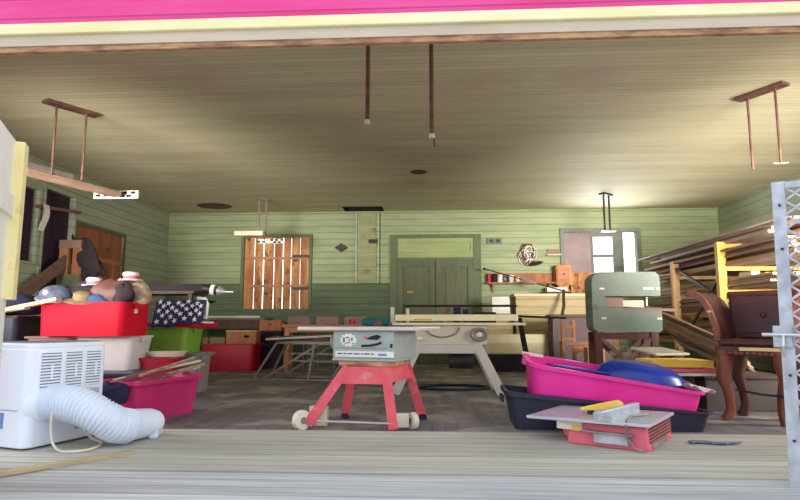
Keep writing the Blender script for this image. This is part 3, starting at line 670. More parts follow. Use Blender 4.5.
# ------------------------------------------------------------------ near table saw on the red stand
o = thing('table_saw', 'grey table saw on a faded red stand with wheels', 'table saw', (-.55, 5.45, 0))
RZ = math.radians(-17)
MB(RZ).box(-.31, -.2, .595, .28, .42, .85).build('cabinet', 'sawgrey', o, bevel=.01)
MB(RZ).box(-.66, -.25, .85, .52, .46, .885).build('tabletop', 'sawtop', o, bevel=.01)
MB(RZ).box(-.31, -.215, .58, .31, .33, .6).build('base_flange', 'sawgrey', o, bevel=.004)
MB(RZ).box(-.25, -.2, .535, .27, .3, .58).build('wood_base', 'rawwood', o, bevel=.004)
fp = MB(RZ).box(-.285, -.208, .67, .285, -.2, .845).build('front_panel', 'sawgrey', o)
lb_ = MB(RZ).box(-.28, -.211, .615, .285, -.2, .668).build('label_strip', 'white', o)
mb = MB(RZ)
x = -.26
for wd in (.05, .03, .045, .06, .02, .055, .03): mb.box(x, -.2135, .638, x+wd, -.211, .65); x += wd+.012
mb.build('lettering', 'bluegrey', lb_); MB(RZ).box(.14, -.2135, .628, .22, -.211, .65).build('logo', 'sticker', lb_)
em = MB(RZ)
em.prism([((.085 if k % 2 else .072)*math.cos(k*PI/12), (.062 if k % 2 else .05)*math.sin(k*PI/12)) for k in range(24)], (-.15, -.208, .765), (1, 0, 0), (0, 0, 1), .005)
em = em.build('emblem', 'white', fp)
mb = MB(RZ)
for dx, dz, wd, hh in ((-.045, .0, .022, .045), (-.01, .022, .03, .014), (.0, -.022, .035, .012), (.035, .008, .018, .03), (.01, .0, .012, .02), (-.03, -.034, .02, .01), (.045, -.03, .02, .012)): mb.box(-.15+dx-wd/2, -.216, .765+dz-hh/2, -.15+dx+wd/2, -.2125, .765+dz+hh/2)
mb.build('emblem_print', 'greymetal', em)
MB(RZ).tube([(-.02, -.211, .715), (.06, -.211, .718), (.13, -.211, .73), (.17, -.211, .745)], .011, 6).build('tilt_slot', 'black', fp)
MB(RZ).prism([(0, 0), (.05, .025), (.11, .04), (.15, .02), (.11, -.005), (.05, -.004)], (.02, -.208, .775), (1, 0, 0), (0, 0, 1), .006).build('decal', 'jacket', fp)
MB(RZ).box(.0, -.212, .78, .03, -.208, .80).build('decal', 'sawpink', fp)
MB(RZ).box(-.28, -.212, .69, .22, -.208, .697).build('text_line', 'greymetal', fp)
MB(RZ).box(.255, -.216, .70, .275, -.2, .735).build('switch', 'black', fp)
mt = MB(RZ).cyl((-.5, .2, .74), (-.3, .2, .74), .085, 18).build('motor', 'sawgrey', o, smooth=True); MB(RZ).cyl((-.51, .2, .74), (-.48, .2, .74), .07, 18).build('end_cap', 'rustyellow', mt)
# stand: splayed channel legs
F = lambda p: (p[0]+.55, p[1]-5.45, p[2])
ap = MB(); ap.hexa([F(q) for q in ((-.84, 5.2, .385), (-.37, 5.16, .385), (-.37, 5.19, .385), (-.84, 5.23, .385), (-.77, 5.22, .535), (-.40, 5.18, .535), (-.40, 5.21, .535), (-.77, 5.25, .535))]); ap.build('apron', 'sawred', o, bevel=.004)
ap = MB(); ap.hexa([F(q) for q in ((-.36, 5.17, .40), (-.18, 5.7, .40), (-.21, 5.71, .40), (-.39, 5.18, .40), (-.38, 5.2, .535), (-.24, 5.68, .535), (-.27, 5.69, .535), (-.41, 5.2, .535))]); ap.build('apron', 'sawred', o, bevel=.004)
ap = MB(); ap.hexa([F(q) for q in ((-.8, 5.7, .40), (-.2, 5.7, .40), (-.2, 5.73, .40), (-.8, 5.73, .40), (-.75, 5.68, .535), (-.25, 5.68, .535), (-.25, 5.71, .535), (-.75, 5.71, .535))]); ap.build('apron', 'sawred', o, bevel=.004)
LEG = (((-.75, 5.23, .53), (-1.08, 5.13, .05)), ((-.41, 5.19, .53), (-.335, 5.12, .01)), ((-.25, 5.69, .53), (-.10, 5.78, .03)), ((-.75, 5.69, .53), (-.85, 5.78, .03)))
for i, (a, b) in enumerate(LEG):
    lg = MB(); a, b = Vector(F(a)), Vector(F(b)); lg.beam(a, b, .085, .03, (0, 1, 0)); 
    d = (b-a).normalized(); sd = Vector((0, .03, 0)); lg.beam(a+sd+Vector((-.03, 0, 0)), b+sd+Vector((-.03, 0, 0)), .015, .06, (0, 1, 0))
    l_ = lg.build('leg', 'sawred', o, bevel=.003)
    if i > 1: MB().lathe([(0, 0), (.045, 0), (.035, .05), (0, .05)], (b.x, b.y, 0), 14).build('rubber_foot', 'navy', l_)
def wheel(c, ax, r, w_):
    c = Vector(c); ax = Vector(ax).normalized()
    wh = MB().cyl(c-ax*w_/2, c+ax*w_/2, r, 22).build('wheel', 'offwhite', o, bevel=.008)
    MB().cyl(c-ax*(w_/2+.008), c+ax*(w_/2+.008), r*.35, 14).build('hub', 'greymetal', wh)
wheel(F((-1.13, 5.12, .085)), (.75, -.65, 0), .085, .06); wheel(F((-.17, 5.2, .075)), (.85, .5, 0), .072, .05)
MB().rbox(F((-1.0, 5.22, .11)), (.16, .07, .17), (0, 0, -.1)).build('wheel_bracket', 'beige', o, bevel=.01)
MB().rbox(F((-.27, 5.16, .085)), (.13, .06, .12), (0, 0, .1)).build('wheel_bracket', 'beige', o, bevel=.01)
MB().cyl(F((-1.0, 5.13, .078)), F((-.34, 5.12, .062)), .009, 8).build('axle', 'steelpale', o)

# ------------------------------------------------------------------ second table saw
o = thing('table_saw', 'wide cream-topped table saw with long fence and splayed grey legs', 'table saw', (.25, 8.1, 0))
cab = MB().hexa([(-.5, -.3, .64), (.47, -.3, .64), (.47, .35, .64), (-.5, .35, .64), (-.5, -.3, .9), (.47, -.3, .9), (.47, .35, .9), (-.5, .35, .9)]).build('cabinet', 'sawbody', o, bevel=.01)
MB().box(-.52, -.32, .53, .32, -.28, .64).build('lower_rail', 'sawleg', o); MB().box(-.52, .3, .53, .32, .34, .64).build('lower_rail', 'sawleg', o)
MB().box(-.78, -.34, .895, .98, .45, .93).build('tabletop', 'sawcream', o, bevel=.008)
MB().box(-.75, -.2, .955, .9, -.14, 1.04).build('fence', 'sawcream', o, bevel=.006); MB().box(-.5, -.203, .965, -.25, -.2, .985).build('sticker', 'yellow', o)
MB().box(-.75, -.15, .93, -.7, .4, .955).box(.85, -.2, .93, .9, .4, .955).box(-.1, -.2, .93, -.05, .4, .955).build('fence_support', 'greymetal', o)
for x, s in ((.33, 1), (-.42, -1)):
    for y in (-.3, .3):
        MB().beam((x, y, .66), (x+s*.32, y+(-.06 if y < 0 else .06), .01), .12, .03, (0, 1, 0)).build('leg', 'sawleg', o, bevel=.004)
hw = MB().tube([(.37+.1*math.cos(2*PI*k/20), -.33, .775+.072*math.sin(2*PI*k/20)) for k in range(20)], .022, 8, True).build('hand_wheel', 'greymetal', o, smooth=True)
MB().lathe([(0, 0), (.055, 0), (.04, .03), (0, .035)], (.37, -.3, .775), 16, 1, .8, (PI/2, 0, 0)).build('hub', 'offwhite', hw)
MB().tube([(-.33+.22+.22*math.cos(PI+PI*k/12), -.305, .87+.13*math.sin(PI+PI*k/12)) for k in range(13)], .012, 6).build('tilt_slot', 'greymetal', o, smooth=True)
MB().cyl((-.45, -.33, .72), (-.38, -.33, .72), .02, 10).build('lever', 'white', o)
MB().cyl((-.02, .05, .42), (.3, .05, .42), .11, 16).build('motor', 'darkmetal', o, smooth=True)
MB().box(.05, .0, .5, .2, .1, .66).build('motor_mount', 'darkmetal', o)
MB().cyl((-.65, .25, 1.17), (.95, .25, 1.17), .016, 8).cyl((-.65, .25, .93), (-.65, .25, 1.17), .014, 8).cyl((.9, .25, .93), (.9, .25, 1.17), .014, 8).build('guide_bar', 'darkmetal', o)
MB().box(-.83, .1, .97, -.78, .16, 1.15).box(-.83, .1, .93, -.75, .16, .97).build('end_stop', 'offwhite', o); MB().box(-.61, .1, .93, -.57, .16, 1.13).build('end_stop', 'offwhite', o)
MB().prism([(0, 0), (.06, 0), (.14, .2), (.1, .24)], (-.13, .2, .93), (1, 0, 0), (0, 0, 1), .03).build('blade_guard', 'leatherbrown', o)
MB().box(.06, .2, .93, .16, .34, 1.15).box(.19, .22, .93, .27, .3, 1.12).build('clamp', 'navy', o, bevel=.01); MB().box(.33, .2, .93, .65, .36, 1.08).build('tool_case', 'jacket', o, bevel=.01)
o = tag(MB().tube([(.3+.5*math.cos(2*PI*k/36), 8.5+.3*math.sin(2*PI*k/36), .02) for k in range(36)], .02, 8, True).build('rubber_hose', 'black', None, smooth=True), 'black rubber hose coiled on the floor under the cream-topped table saw', 'hose')
o = thing('roller_stand', 'black roller stand at the right end of the cream-topped table saw', 'stand', (1.6, 8.6, 0))
MB().cyl((-.42, 0, 1.03), (.34, 0, 1.0), .016, 12).build('roller', 'darkmetal', o)
MB().beam((-.34, -.03, 1.0), (-.2, -.12, .03), .06, .04).build('leg', 'jacket', o); MB().beam((-.32, .05, 1.0), (-.12, .25, .0), .05, .04).build('leg', 'jacket', o)

# ------------------------------------------------------------------ back right furniture
o = thing('panelled_counter', 'tan counter faced with horizontal boards below the wall shelf', 'counter', (0, 0, 0))
MB().box(1.78, 12.5, .36, 3.9, 13.25, 1.5).build('body', 'tanboard', o); MB().box(1.74, 12.46, 1.5, 3.94, 13.3, 1.56).build('top', 'creamboard', o, bevel=.008); MB().box(1.82, 12.56, 0, 3.86, 13.2, .36).build('plinth', 'jacket', o)
o = tag(MB().rbox((1.47, 12.55, 1.32), (.37, .012, .36), (-.12, 0, 0)).build('paper_sheet', 'paper'), 'white sheet propped on the crate at the end of the tan counter', 'paper')
o = thing('wooden_crate', 'tall tan crate at the end of the tan counter with a white sheet on it', 'crate', (1.45, 12.9, 0)); MB().box(-.28, -.25, 0, .28, .25, 1.13).build('case', 'tanboard', o, bevel=.01); MB().box(-.3, -.4, 1.1, .3, .26, 1.14).build('lid', 'chairback', o)
o = thing('low_chest', 'low cream chest with two long drawers before the tan counter', 'chest', (1.6, 11.7, 0))
MB().box(-.6, -.2, .34, .6, .3, .72).build('case', 'creamboard', o, bevel=.006); MB().box(-.55, -.15, 0, .55, .25, .34).build('plinth', 'jacket', o)
for z in (.36, .55): MB().box(-.57, -.22, z, .57, -.2, z+.16).build('drawer', 'sawcream' if z > .5 else 'creamboard', o, bevel=.004)
tag(MB().box(2.21, 11.55, 0, 2.55, 11.9, .5).build('cream_box', 'creamboard', None, bevel=.008), 'plain cream box on the floor beside the two-drawer chest', 'box')
def jag(pts, r, seed):
    q = random.Random(seed); out = []
    a, b = Vector(pts[0]), Vector(pts[1]); n = 10
    for i in range(n+1): out.append(a.lerp(b, i/n)+Vector((q.uniform(-.03, .03), q.uniform(-.02, .02), q.uniform(-.02, .02))))
    return out
tag(MB().tube(jag(((2.36, 11.2, .03), (2.74, 12.3, 1.6)), .03, 4), .032, 8).build('gnarled_branch', 'darkwood', None), 'dark gnarled branch leaning against the tan counter', 'branch')
o = thing('long_tool', 'thin dark pole leaning across the wall shelf and the tan counter', 'tool')
MB().cyl((1.2, 13.3, 2.17), (2.98, 12.6, 1.57), .014, 8).build('pole', 'darkmetal', o); MB().lathe([(0, -.04), (.04, 0), (0, .04)], (1.2, 13.3, 2.17), 10).build('knob', 'jacket', o); MB().beam((2.0, 12.98, 1.93), (2.3, 12.87, 1.8), .04, .06).build('clamp', 'greymetal', o)
o = thing('dark_chest', 'dark brown upright chest behind the small wooden chair', 'chest', (2.75, 11.3, 0)); MB().box(-.50, -.2, 0, .6, .25, 1.04).build('case', 'dimchest', o, bevel=.01); MB().box(-.54, -.24, 1.04, .64, .29, 1.09).build('top', 'darkwood', o); MB().box(-.42, -.21, .2, .52, -.2, .9).build('front_panel', 'dimchest', o)
o = thing('wooden_chair', 'small orange wooden ladder-back chair before the dark chest', 'chair', (2.4, 9.75, 0))
for sx in (-.3, -.12):
    MB().beam((sx, -.17 if sx < -.2 else -.14, 0), (sx, -.17 if sx < -.2 else -.14, .98), .05, .05).build('leg', 'orangewood', o)
for z in (.66, .84): MB().box(-.3, -.18, z, -.12, -.14, z+.05).build('slat', 'orangewood', o)
MB().box(-.28, -.2, .58, .34, .22, .63).build('seat', 'orangewood', o, bevel=.008)
for p in ((.3, -.17), (.3, .17), (-.25, .17)): MB().box(p[0]-.025, p[1]-.025, 0, p[0]+.025, p[1]+.025, .58).build('leg', 'orangewood', o)
MB().box(-.1, -.17, .46, .34, -.15, .58).build('apron', 'orangewood', o)
o = thing('cardboard_box', 'upright tan cardboard box on the floor under the wooden chair seat', 'box', (2.48, 9.2, 0)); MB().box(-.13, -.12, 0, .13, .12, .56).build('case', 'card', o, bevel=.005); MB().box(-.005, -.122, 0, .03, -.12, .56).build('tape', 'pine', o)

# bandsaw on its stand
o = thing('band_saw', 'grey green band saw with open throat on a brown braced stand', 'band saw', (2.45, 7.75, 0))
def rpoly(x0, z0, x1, z1, rs, n=6):
    out = []
    for (cx, cz, a0, r) in ((x1-rs[0], z1-rs[0], 0, rs[0]), (x0+rs[1], z1-rs[1], 90, rs[1]), (x0+rs[2], z0+rs[2], 180, rs[2]), (x1-rs[3], z0+rs[3], 270, rs[3])):
        for i in range(n+1): a = math.radians(a0+90*i/n); out.append((cx+r*math.cos(a), cz+r*math.sin(a)))
    return out
# C-shaped casting: outer outline with the throat cut from the right
outer = rpoly(-.44, .81, .45, 1.575, (.09, .11, .08, .05))
k = outer.index(max(outer, key=lambda p: (p[0], p[1])))
poly = [p for p in outer if p[1] > 1.27][:0]
top = rpoly(-.405, 1.265, .45, 1.575, (.09, .12, .001, .02)); bot = rpoly(-.405, .81, .455, 1.115, (.02, .001, .09, .05))
body = MB().prism(top, (0, .16, 0), (1, 0, 0), (0, 0, 1), .34).build('upper_wheel_housing', 'bandsaw', o, bevel=.02, smooth=True)
b2 = MB().prism(bot, (0, .16, 0), (1, 0, 0), (0, 0, 1), .34).build('lower_wheel_housing', 'bandsaw', o, bevel=.02, smooth=True)
MB().prism([(-.405, 1.10), (-.24, 1.10), (-.24, 1.28), (-.405, 1.28)], (0, .16, 0), (1, 0, 0), (0, 0, 1), .338).build('column', 'bandsaw', o)
for x, z, wd, pr_ in ((-.28, 1.36, .06, body), (.3, 1.36, .14, body), (.42, 1.36, .05, body), (-.27, .985, .06, b2), (.42, .98, .06, b2)): MB().box(x-wd/2, -.19, z-.012, x+wd/2, -.18, z+.012).build('latch', 'offwhite', pr_)
MB().box(-.23, -.12, 1.115, .0, .12, 1.25).build('guide_block', 'chairback', o, bevel=.01); MB().box(-.02, .0, 1.115, .3, .1, 1.22).build('rear_block', 'beige', o); MB().rbox((.32, -.06, 1.1), (.62, .25, .035), (0, .05, 0)).build('work_table', 'bar', o)
MB().box(.33, -.02, 1.15, .335, .02, 1.27).build('blade', 'steel', o)
for sx in (-.34, .36):
    for y in (-.14, .14): MB().box(sx-.045, y-.03, 0, sx+.045, y+.03, .81).build('leg', 'mahodark', o)
MB().box(-.3, -.15, .72, .32, -.12, .8).box(-.3, .12, .72, .32, .15, .8).build('stand_rail', 'mahodark', o)
for y in (-.155, .145): MB().beam((-.32, y, .74), (.0, y, .45), .02, .05).beam((0, y, .45), (.34, y, .74), .02, .05).build('brace', 'rust', o)
MB().box(-.34, -.14, .1, .36, .14, .13).build('shelf', 'mahodark', o)
for i in range(7):
    a = random.uniform(-.3, .3); c = Vector((2.45+random.uniform(-.12, .12), 7.75+random.uniform(-.06, .06), .165+.06*i))
    tag(MB().rbox(c, (.42, .07, .05), (0, random.uniform(-.06, .06), a)).build('wood_scrap', LUM[i % 5]), 'wood scrap piled under the band saw', 'scrap', 'wood scraps under the band saw')

# ------------------------------------------------------------------ lumber rack along the right wall
rk = thing('lumber_rack', 'lumber rack with yellow uprights and arms along the right wall', 'rack')
for (y, m_, zt) in ((10.8, 'pine', 2.04), (9.1, 'yellow', 2.16)):
    if y > 7.7 : MB().box(4.35, y-.05, 0, 4.47, y+.05, zt).build('upright', m_, rk, bevel=.004)
    else: MB().box(4.9, y-.05, 0, 5.02, y+.05, zt).build('upright', m_, rk, bevel=.004)
    MB().box(6.5, y-.05, 0, 6.6, y+.05, zt).build('upright', m_, rk, bevel=.004)
    for z in (2.10, 1.75, 1.40, 1.0, .55):
        if z > zt: z = zt-.03
        MB().box(4.47 if y > 7.7 else 5.02, y-.03, z-.03, 6.5, y+.03, z+.03).build('arm', m_, rk, bevel=.003)
for a, b in (((4.41, 10.72, 1.9), (4.41, 9.15, 1.3)), ((4.41, 9.2, 1.62), (4.41, 10.7, .55))): MB().beam(a, b, .03, .045).build('brace', 'darkmetal', rk)
rb = random.Random(11)
LAB = {2.13: 'long weathered board lying on the top arms of the lumber rack', 1.78: 'long board stacked on the second arms of the lumber rack', 1.43: 'board on the third arms of the lumber rack', 1.03: 'board on the fourth arms of the lumber rack', .58: 'board on the lowest arms of the lumber rack'}
def board(p, q, w_, t, m_, lb, grp, tilt=0):
    tag(MB().beam(p, q, w_, t, (tilt, 0, 1)).build('lumber_board', m_), lb, 'board', grp)
for z, n, lay in ((2.13, 4, 3), (1.78, 5, 6), (1.43, 5, 4), (1.03, 5, 7), (.58, 5, 8)):
    for k in range(lay):
        for i in range(n):
            if rb.random() < .06 and k: continue
            x = 4.6+i*(.40 if n == 5 else .48)+rb.uniform(-.06, .06); t = .035; zz = z+.02+k*.043
            y0 = rb.uniform(7.3, 8.0)+.0*x; y1 = rb.uniform(11.6, 12.6)
            sag = rb.uniform(-.005, .005)
            board((x+rb.uniform(-.05, .05), y0, zz+sag), (x+rb.uniform(-.05, .05), y1, zz-sag), rb.uniform(.16, .32), t, LUM[rb.randrange(5)], LAB[z], LAB[z].replace('long ', '').replace('board', 'boards', 1))
# a few sheets on the very top, tipped towards the room
for i, (x, dz, m_) in enumerate(((4.85, -.04, 4), (5.3, -.005, 3), (5.75, .03, 1))):
    tag(MB().beam((x, 7.6-.1*i, 2.31+dz), (x-.1, 12.4, 2.29+dz), .85, .025).build('plywood_sheet', LUM[m_]), ('lowest grey plywood sheet on top of the lumber rack', 'middle tan plywood sheet on top of the lumber rack', 'topmost plywood sheet on the lumber rack by the right wall')[i], 'plywood', 'sheets on the rack')
for i in range(9):
    tag(MB().box(4.62+i*.19, 8.62+rb.uniform(-.05, .05), 1.61, 4.62+i*.19+rb.uniform(.08, .15), 9.0, 1.61+rb.uniform(.04, .09)).build('wood_block', ('offwhite', 'pine', LUM[1])[i % 3]), 'short pale block on the third shelf of the lumber rack', 'block', 'blocks on the third shelf of the rack')
# loose boards sloping down in front of the rack
for i in range(8):
    p = Vector((3.95+.05*i, 10.9-.05*i, 1.22-.09*i)); q = Vector((4.1+.04*i, 8.2, .62-.065*i))
    board(p, q, .13, .03, LUM[(i*2) % 5], 'board sloping down against the front of the lumber rack', 'boards sloping against the rack front', .8)

# ------------------------------------------------------------------ carved chair by the gate
o = thing('carved_chair', 'high carved mahogany chair with a dark leather back beside the mesh gate', 'chair', (2.79, 5.92, 0), -PI/4)
cw_, cd_ = .57, .46          # local x along the front rail, y towards the back
MB().rbox((cw_/2, cd_, 1.0), (cw_+.06, .06, .42), (-.08, 0, 0)).build('backrest', 'leather', o, bevel=.025)
MB().rbox((cw_/2, cd_-.03, .80), (cw_, .05, .06), (0, 0, 0)).build('back_rail', 'mahodark', o, bevel=.01); MB().rbox((cw_/2, cd_+.02, 1.215), (cw_+.1, .07, .06), (0, 0, 0)).build('crest_rail', 'mahodark', o, bevel=.02)
MB().lathe([(0, 0), (.03, .004), (.02, .012), (0, .014)], (cw_/2, cd_-.035, 1.0), 14, 1, 1, (PI/2, 0, 0)).build('button', 'leather', o)
SC = [(-.26, 1.225), (-.19, 1.21), (-.11, 1.14), (-.055, 1.04), (-.02, .93), (.0, .83), (.0, .75)]
for mir in (0, 1):
    f = (lambda x: cw_-x) if mir else (lambda x: x)
    mb = MB(); P = [Vector((f(a), .0, b)) for a, b in SC]
    for a, b in zip(P, P[1:]): mb.beam(a, b+(b-a)*.1, .06, .06, (0, 1, 0))
    ar = mb.build('arm', 'mahogany', o, bevel=.008)
    MB().lathe([(0, -.02), (.03, 0), (0, .02)], (f(-.05), -.04, 1.03), 10).build('boss', 'rustyellow', ar)
    mb = MB()
    for a, b in zip(SC, SC[1:]):
        mb.hexa([(f(a[0]), .03, a[1]), (f(a[0]), cd_+.02, a[1]), (f(b[0]), cd_+.02, b[1]), (f(b[0]), .03, b[1]), (f(a[0]+.03), .03, a[1]+.01), (f(a[0]+.03), cd_+.02, a[1]+.01), (f(b[0]+.03), cd_+.02, b[1]+.01), (f(b[0]+.03), .03, b[1]+.01)])
    mb.build('side_panel', 'leather', o)
MB().box(.0, -.02, .70, cw_, cd_, .765).build('seat', 'leather', o, bevel=.025)
MB().box(-.02, -.04, .61, cw_+.02, cd_, .70).build('seat_frame', 'mahodark', o, bevel=.008)
MB().box(.2, -.05, .66, .54, -.035, .69).build('brass_bar', 'rustyellow', o)
mb = MB()
for i in range(12): mb.lathe([(0, 0), (.02, .004), (.012, .014), (0, .016)], (.02+i*.05, -.04, .635), 8, 1, 1, (PI/2, 0, 0))
mb.build('carved_beading', 'mahogany', o)
def cab_leg(x, y, s, m='mahogany'):
    pts = [(x, y, .66), (x, y, .52), (x-s*.02, y-.01, .4), (x+s*.02, y, .25), (x+s*.03, y, .1), (x-s*.005, y-.02, .0)]
    MB().tube(pts, .05, 10, radii=[.075, .07, .058, .046, .04, .052]).build('leg', m, o, smooth=True)
for x, y, s_ in ((.04, .02, 1), (cw_-.04, .02, -1), (.04, cd_-.04, 1), (cw_-.04, cd_-.04, -1)): cab_leg(x, y, s_, 'mahogany' if y < .1 else 'mahodark')  # rear legs get the darker tone as painted shade
tag(MB().tube([(2.80, 5.67, .31), (3.0, 5.6, .27), (3.3, 5.45, .25), (3.7, 5.4, .24)], .01, 8).build('black_cable', 'black', None, smooth=True), 'black cable strung in front of the carved chair legs', 'cable')
o = thing('wooden_crate', 'low dark wooden box on the floor under the carved chair', 'crate', (3.3, 6.75, 0)); MB().box(-.42, -.3, 0, .42, .3, .34).build('case', 'dimbox', o, bevel=.01); MB().box(-.44, -.32, .34, .44, .32, .37).build('lid', 'dimchest', o)

# boards and foam sheet between tubs and chair
base = thing('wooden_crate', 'dark crate behind the black tub carrying the stacked sheets', 'crate', (2.45, 6.65, 0)); MB().box(-.42, -.36, 0, .26, .4, .37).build('case', 'tubblack', base, bevel=.01); MB().box(-.42, -.37, .05, .26, -.36, .15).build('slat', 'darkwood', base)
for i, (c, sz, mt, lb, rt) in enumerate((((2.66, 6.5, .395), (.62, .55, .03), 'offwhite', 'white board at the bottom of the sheets behind the pink tub', .05), ((2.70, 6.5, .435), (.5, .5, .04), 'sawpink', 'pinkish sheet between the white board and the yellow foam', -.05), ((2.58, 6.5, .50), (.62, .5, .07), 'yellowboard', 'thick yellow foam board behind the pink tub', .02), ((2.62, 6.98, .60), (.42, .5, .025), 'steelpale', 'pale grey board on top behind the yellow foam', .25))):
    tag(MB().rbox(c, sz, (.10 if i == 3 else 0, 0, rt)).build('sheet_board', mt, None, bevel=.004), lb, 'sheet')

# ------------------------------------------------------------------ black and pink tubs
o = thing('plastic_tub', 'large black tub on the floor under the bright pink tub', 'tub', (1.52, 5.5, 0), -.03)
MB().tub(1.72, .60, .245, .92, .012, .03, .07, 5, None, (0, 0, 0), .34).build('body', 'tubblack', o, smooth=True)
for s_ in (-1, 1): MB().box(s_*.885-.012, -.1, .16-.05*s_, s_*.885+.012, .1, .21-.06*s_).build('handle', 'tubblack', o, bevel=.006)
o = thing('plastic_tub', 'bright pink tub tilted on top of the large black tub', 'tub', (1.58, 5.5, .19), -.03)
RT = Euler((.12, .09, 0)).to_matrix()
MB().tub(1.50, .56, .285, .93, .012, .03, .12, 6, RT, (0, 0, .01), .20).build('body', 'pink', o, smooth=True)
for s_ in (-1, 1):
    c = RT @ Vector((s_*.765, 0, .26-.05*s_)); MB().rbox(c, (.03, .2, .05), (0, .155, 0)).build('handle', 'pink', o, bevel=.01)
q = RT @ Vector((.72, -.1, .25)); MB().sheet(lambda u, v: (q.x-.10+.2*u, q.y-.14+.26*v, q.z+.02+.02*math.sin(u*9+v*5)-.05*u), 8, 8, .006).build('torn_label', 'paper', o)
q = RT @ Vector((-.66, .2, .35)); MB().rbox((q.x, q.y+.06, q.z+.0), (.2, .03, .03), (0, .155, 0)).build('handle_grip', 'paper', o)
# blue lid dome in the pink tub
o = thing('blue_basin', 'big blue plastic basin lying upturned in the bright pink tub', 'basin', (1.90, 5.53, .435))
bs = MB(); bs.lathe([(.40, -.06), (.42, -.06), (.40, -.02), (.36, .05), (.28, .1), (.15, .125), (0, .13)], (0, 0, 0), 36, 1, .55, (.16, .16, 0)); bs.build('shell', 'blue', o, smooth=True)
mb = MB()
R_ = Euler((.16, .16, 0)).to_matrix()
for k in range(3): mb.tube([R_ @ Vector((-.1+.13*k+.02*j, -.14-.0*j+.012*j, .1-.012*k)) for j in range(4)], .006, 6)
mb.build('rib', 'blue', o)
tag(MB().rbox((1.34, 5.56, .50), (.5, .34, .02), (0, .15, .02)).build('flat_sheet', 'blue', None, bevel=.012), 'flat blue plastic lid lying inside the pink tub', 'lid')

# ------------------------------------------------------------------ tile saw on the deck
o = thing('tile_saw', 'faded red tile saw with grey table and yellow guard on the deck', 'tile saw', (1.385, 4.60, .03), math.radians(-34))
MB().hexa([(-.29, -.26, 0), (.29, -.26, 0), (.29, .42, 0), (-.29, .42, 0), (-.27, -.25, .165), (.28, -.25, .165), (.28, .41, .165), (-.27, .41, .165)]).build('base', 'sawpink', o, bevel=.012)
mb = MB()
for i in range(5): mb.box(.285, -.22, .055+.022*i, .296, .38, .065+.022*i)
mb.build('vent_slat', 'rust', o)
MB().box(.285, -.17, .012, .296, .26, .045).build('carry_slot', 'greymetal', o)
MB().lathe([(0, -.04), (.07, -.04), (.08, 0), (.07, .04), (0, .04)], (-.3, -.1, .085), 18, 1, 1, (PI/2, 0, 0)).build('motor_bulge', 'sawpink', o, smooth=True)
MB().rbox((-.13, .03, .18), (.90, .72, .022), (0, -.02, 0)).build('tabletop', 'tablegrey', o, bevel=.004)
MB().rbox((.02, .0, .225), (.05, .66, .07), (0, 0, -.12)).build('rip_fence', 'tablegrey', o, bevel=.006)
MB().box(-.06, -.34, .19, .06, -.29, .25).build('fence_clamp', 'galv', o, bevel=.005)
gd = MB().prism([(-.17, 0), (.15, 0), (.17, .05), (.13, .075), (-.1, .035), (-.17, .02)], (-.12, .02, .222), (.75, .66, 0), (0, 0, 1), .03).build('blade_guard', 'yellowboard', o, bevel=.006)
MB().box(-.2, -.06, .19, -.17, .0, .225).build('guard_bracket', 'darkmetal', o)
MB().box(-.36, -.28, .10, -.17, -.24, .165).build('chute', 'offwhite', o, bevel=.006); MB().box(-.24, -.285, .10, -.18, -.28, .14).build('chute_insert', 'yellow', o)
MB().box(-.08, -.29, .03, .16, -.26, .1).build('water_tray', 'galv', o, bevel=.006); MB().box(-.15, -.32, .1, .2, -.26, .115).build('tray_lip', 'greymetal', o, bevel=.004)
MB().tube([(.2, .28, .2), (.19, .1, .205), (.13, -.1, .21), (.16, -.3, .2), (.17, -.34, .17), (.16, -.31, .09), (.22, -.3, .02), (.27, -.29, .012)], .009, 8).build('power_cord', 'greymetal', o, smooth=True)

# ------------------------------------------------------------------ air conditioner
o = thing('air_conditioner', 'white portable air conditioner with vent grilles and thick hose on the deck', 'air conditioner', (-2.83, 4.02, .03), math.radians(-18))
# local: front corner at origin, vent face along +y (x=0 plane), blank face along -x
cw, cl, ch = .62, .66, .745
pts = rpoly(-cw, 0, 0, cl, (.05, .1, .1, .07), 6)
MB().prism([(a, b) for a, b in pts], (0, 0, .012), (1, 0, 0), (0, 1, 0), ch-.05).build('body', 'acwhite', o, bevel=.012, smooth=True)
pt2 = rpoly(-cw+.012, .012, -.012, cl-.012, (.05, .1, .1, .07), 6)
MB().prism(pt2, (0, 0, ch-.038), (1, 0, 0), (0, 1, 0), .038).build('top_cover', 'actop', o, bevel=.012, smooth=True)
MB().prism(rpoly(-cw+.002, .002, -.002, cl-.002, (.05, .1, .1, .07), 6), (0, 0, ch-.045), (1, 0, 0), (0, 1, 0), .04).build('top_rim', 'acwhite', o, bevel=.01, smooth=True)
for a, b in ((.075, .25), (.275, .43), (.455, .6)):
    g = MB().box(-.002, a, .40, .006, b, .675).build('grille_frame', 'acwhite', o)
    mb = MB(); mb2 = MB()
    mb.box(.003, a+.008, .408, .008, b-.008, .667).build('slot_back', 'acslot', g)
    for i in range(12): mb2.box(.006, a+.006, .411+i*.0215, .014, b-.006, .4235+i*.0215)
    mb2.box(.006, a+.085, .48, .015, a+.1, .58).build('louver', 'acwhite', g)
for a, b, za, zb in ((.38, .46, .33, .385), (.49, .6, .33, .385), (.4, .6, .09, .16)):
    g = MB().box(-.002, a, za, .005, b, zb).build('lower_vent', 'acslot', o); mb = MB()
    for i in range(4): mb.box(.004, a, za+.006+i*(zb-za)/4, .009, b, za+.012+i*(zb-za)/4)
    mb.build('louver', 'acwhite', g)
MB().box(-.44, -.004, .14, -.22, .004, .25).build('sticker', 'sticker', o); MB().box(-.60, -.003, .268, -.08, .003, .272).build('seam', 'actop', o)
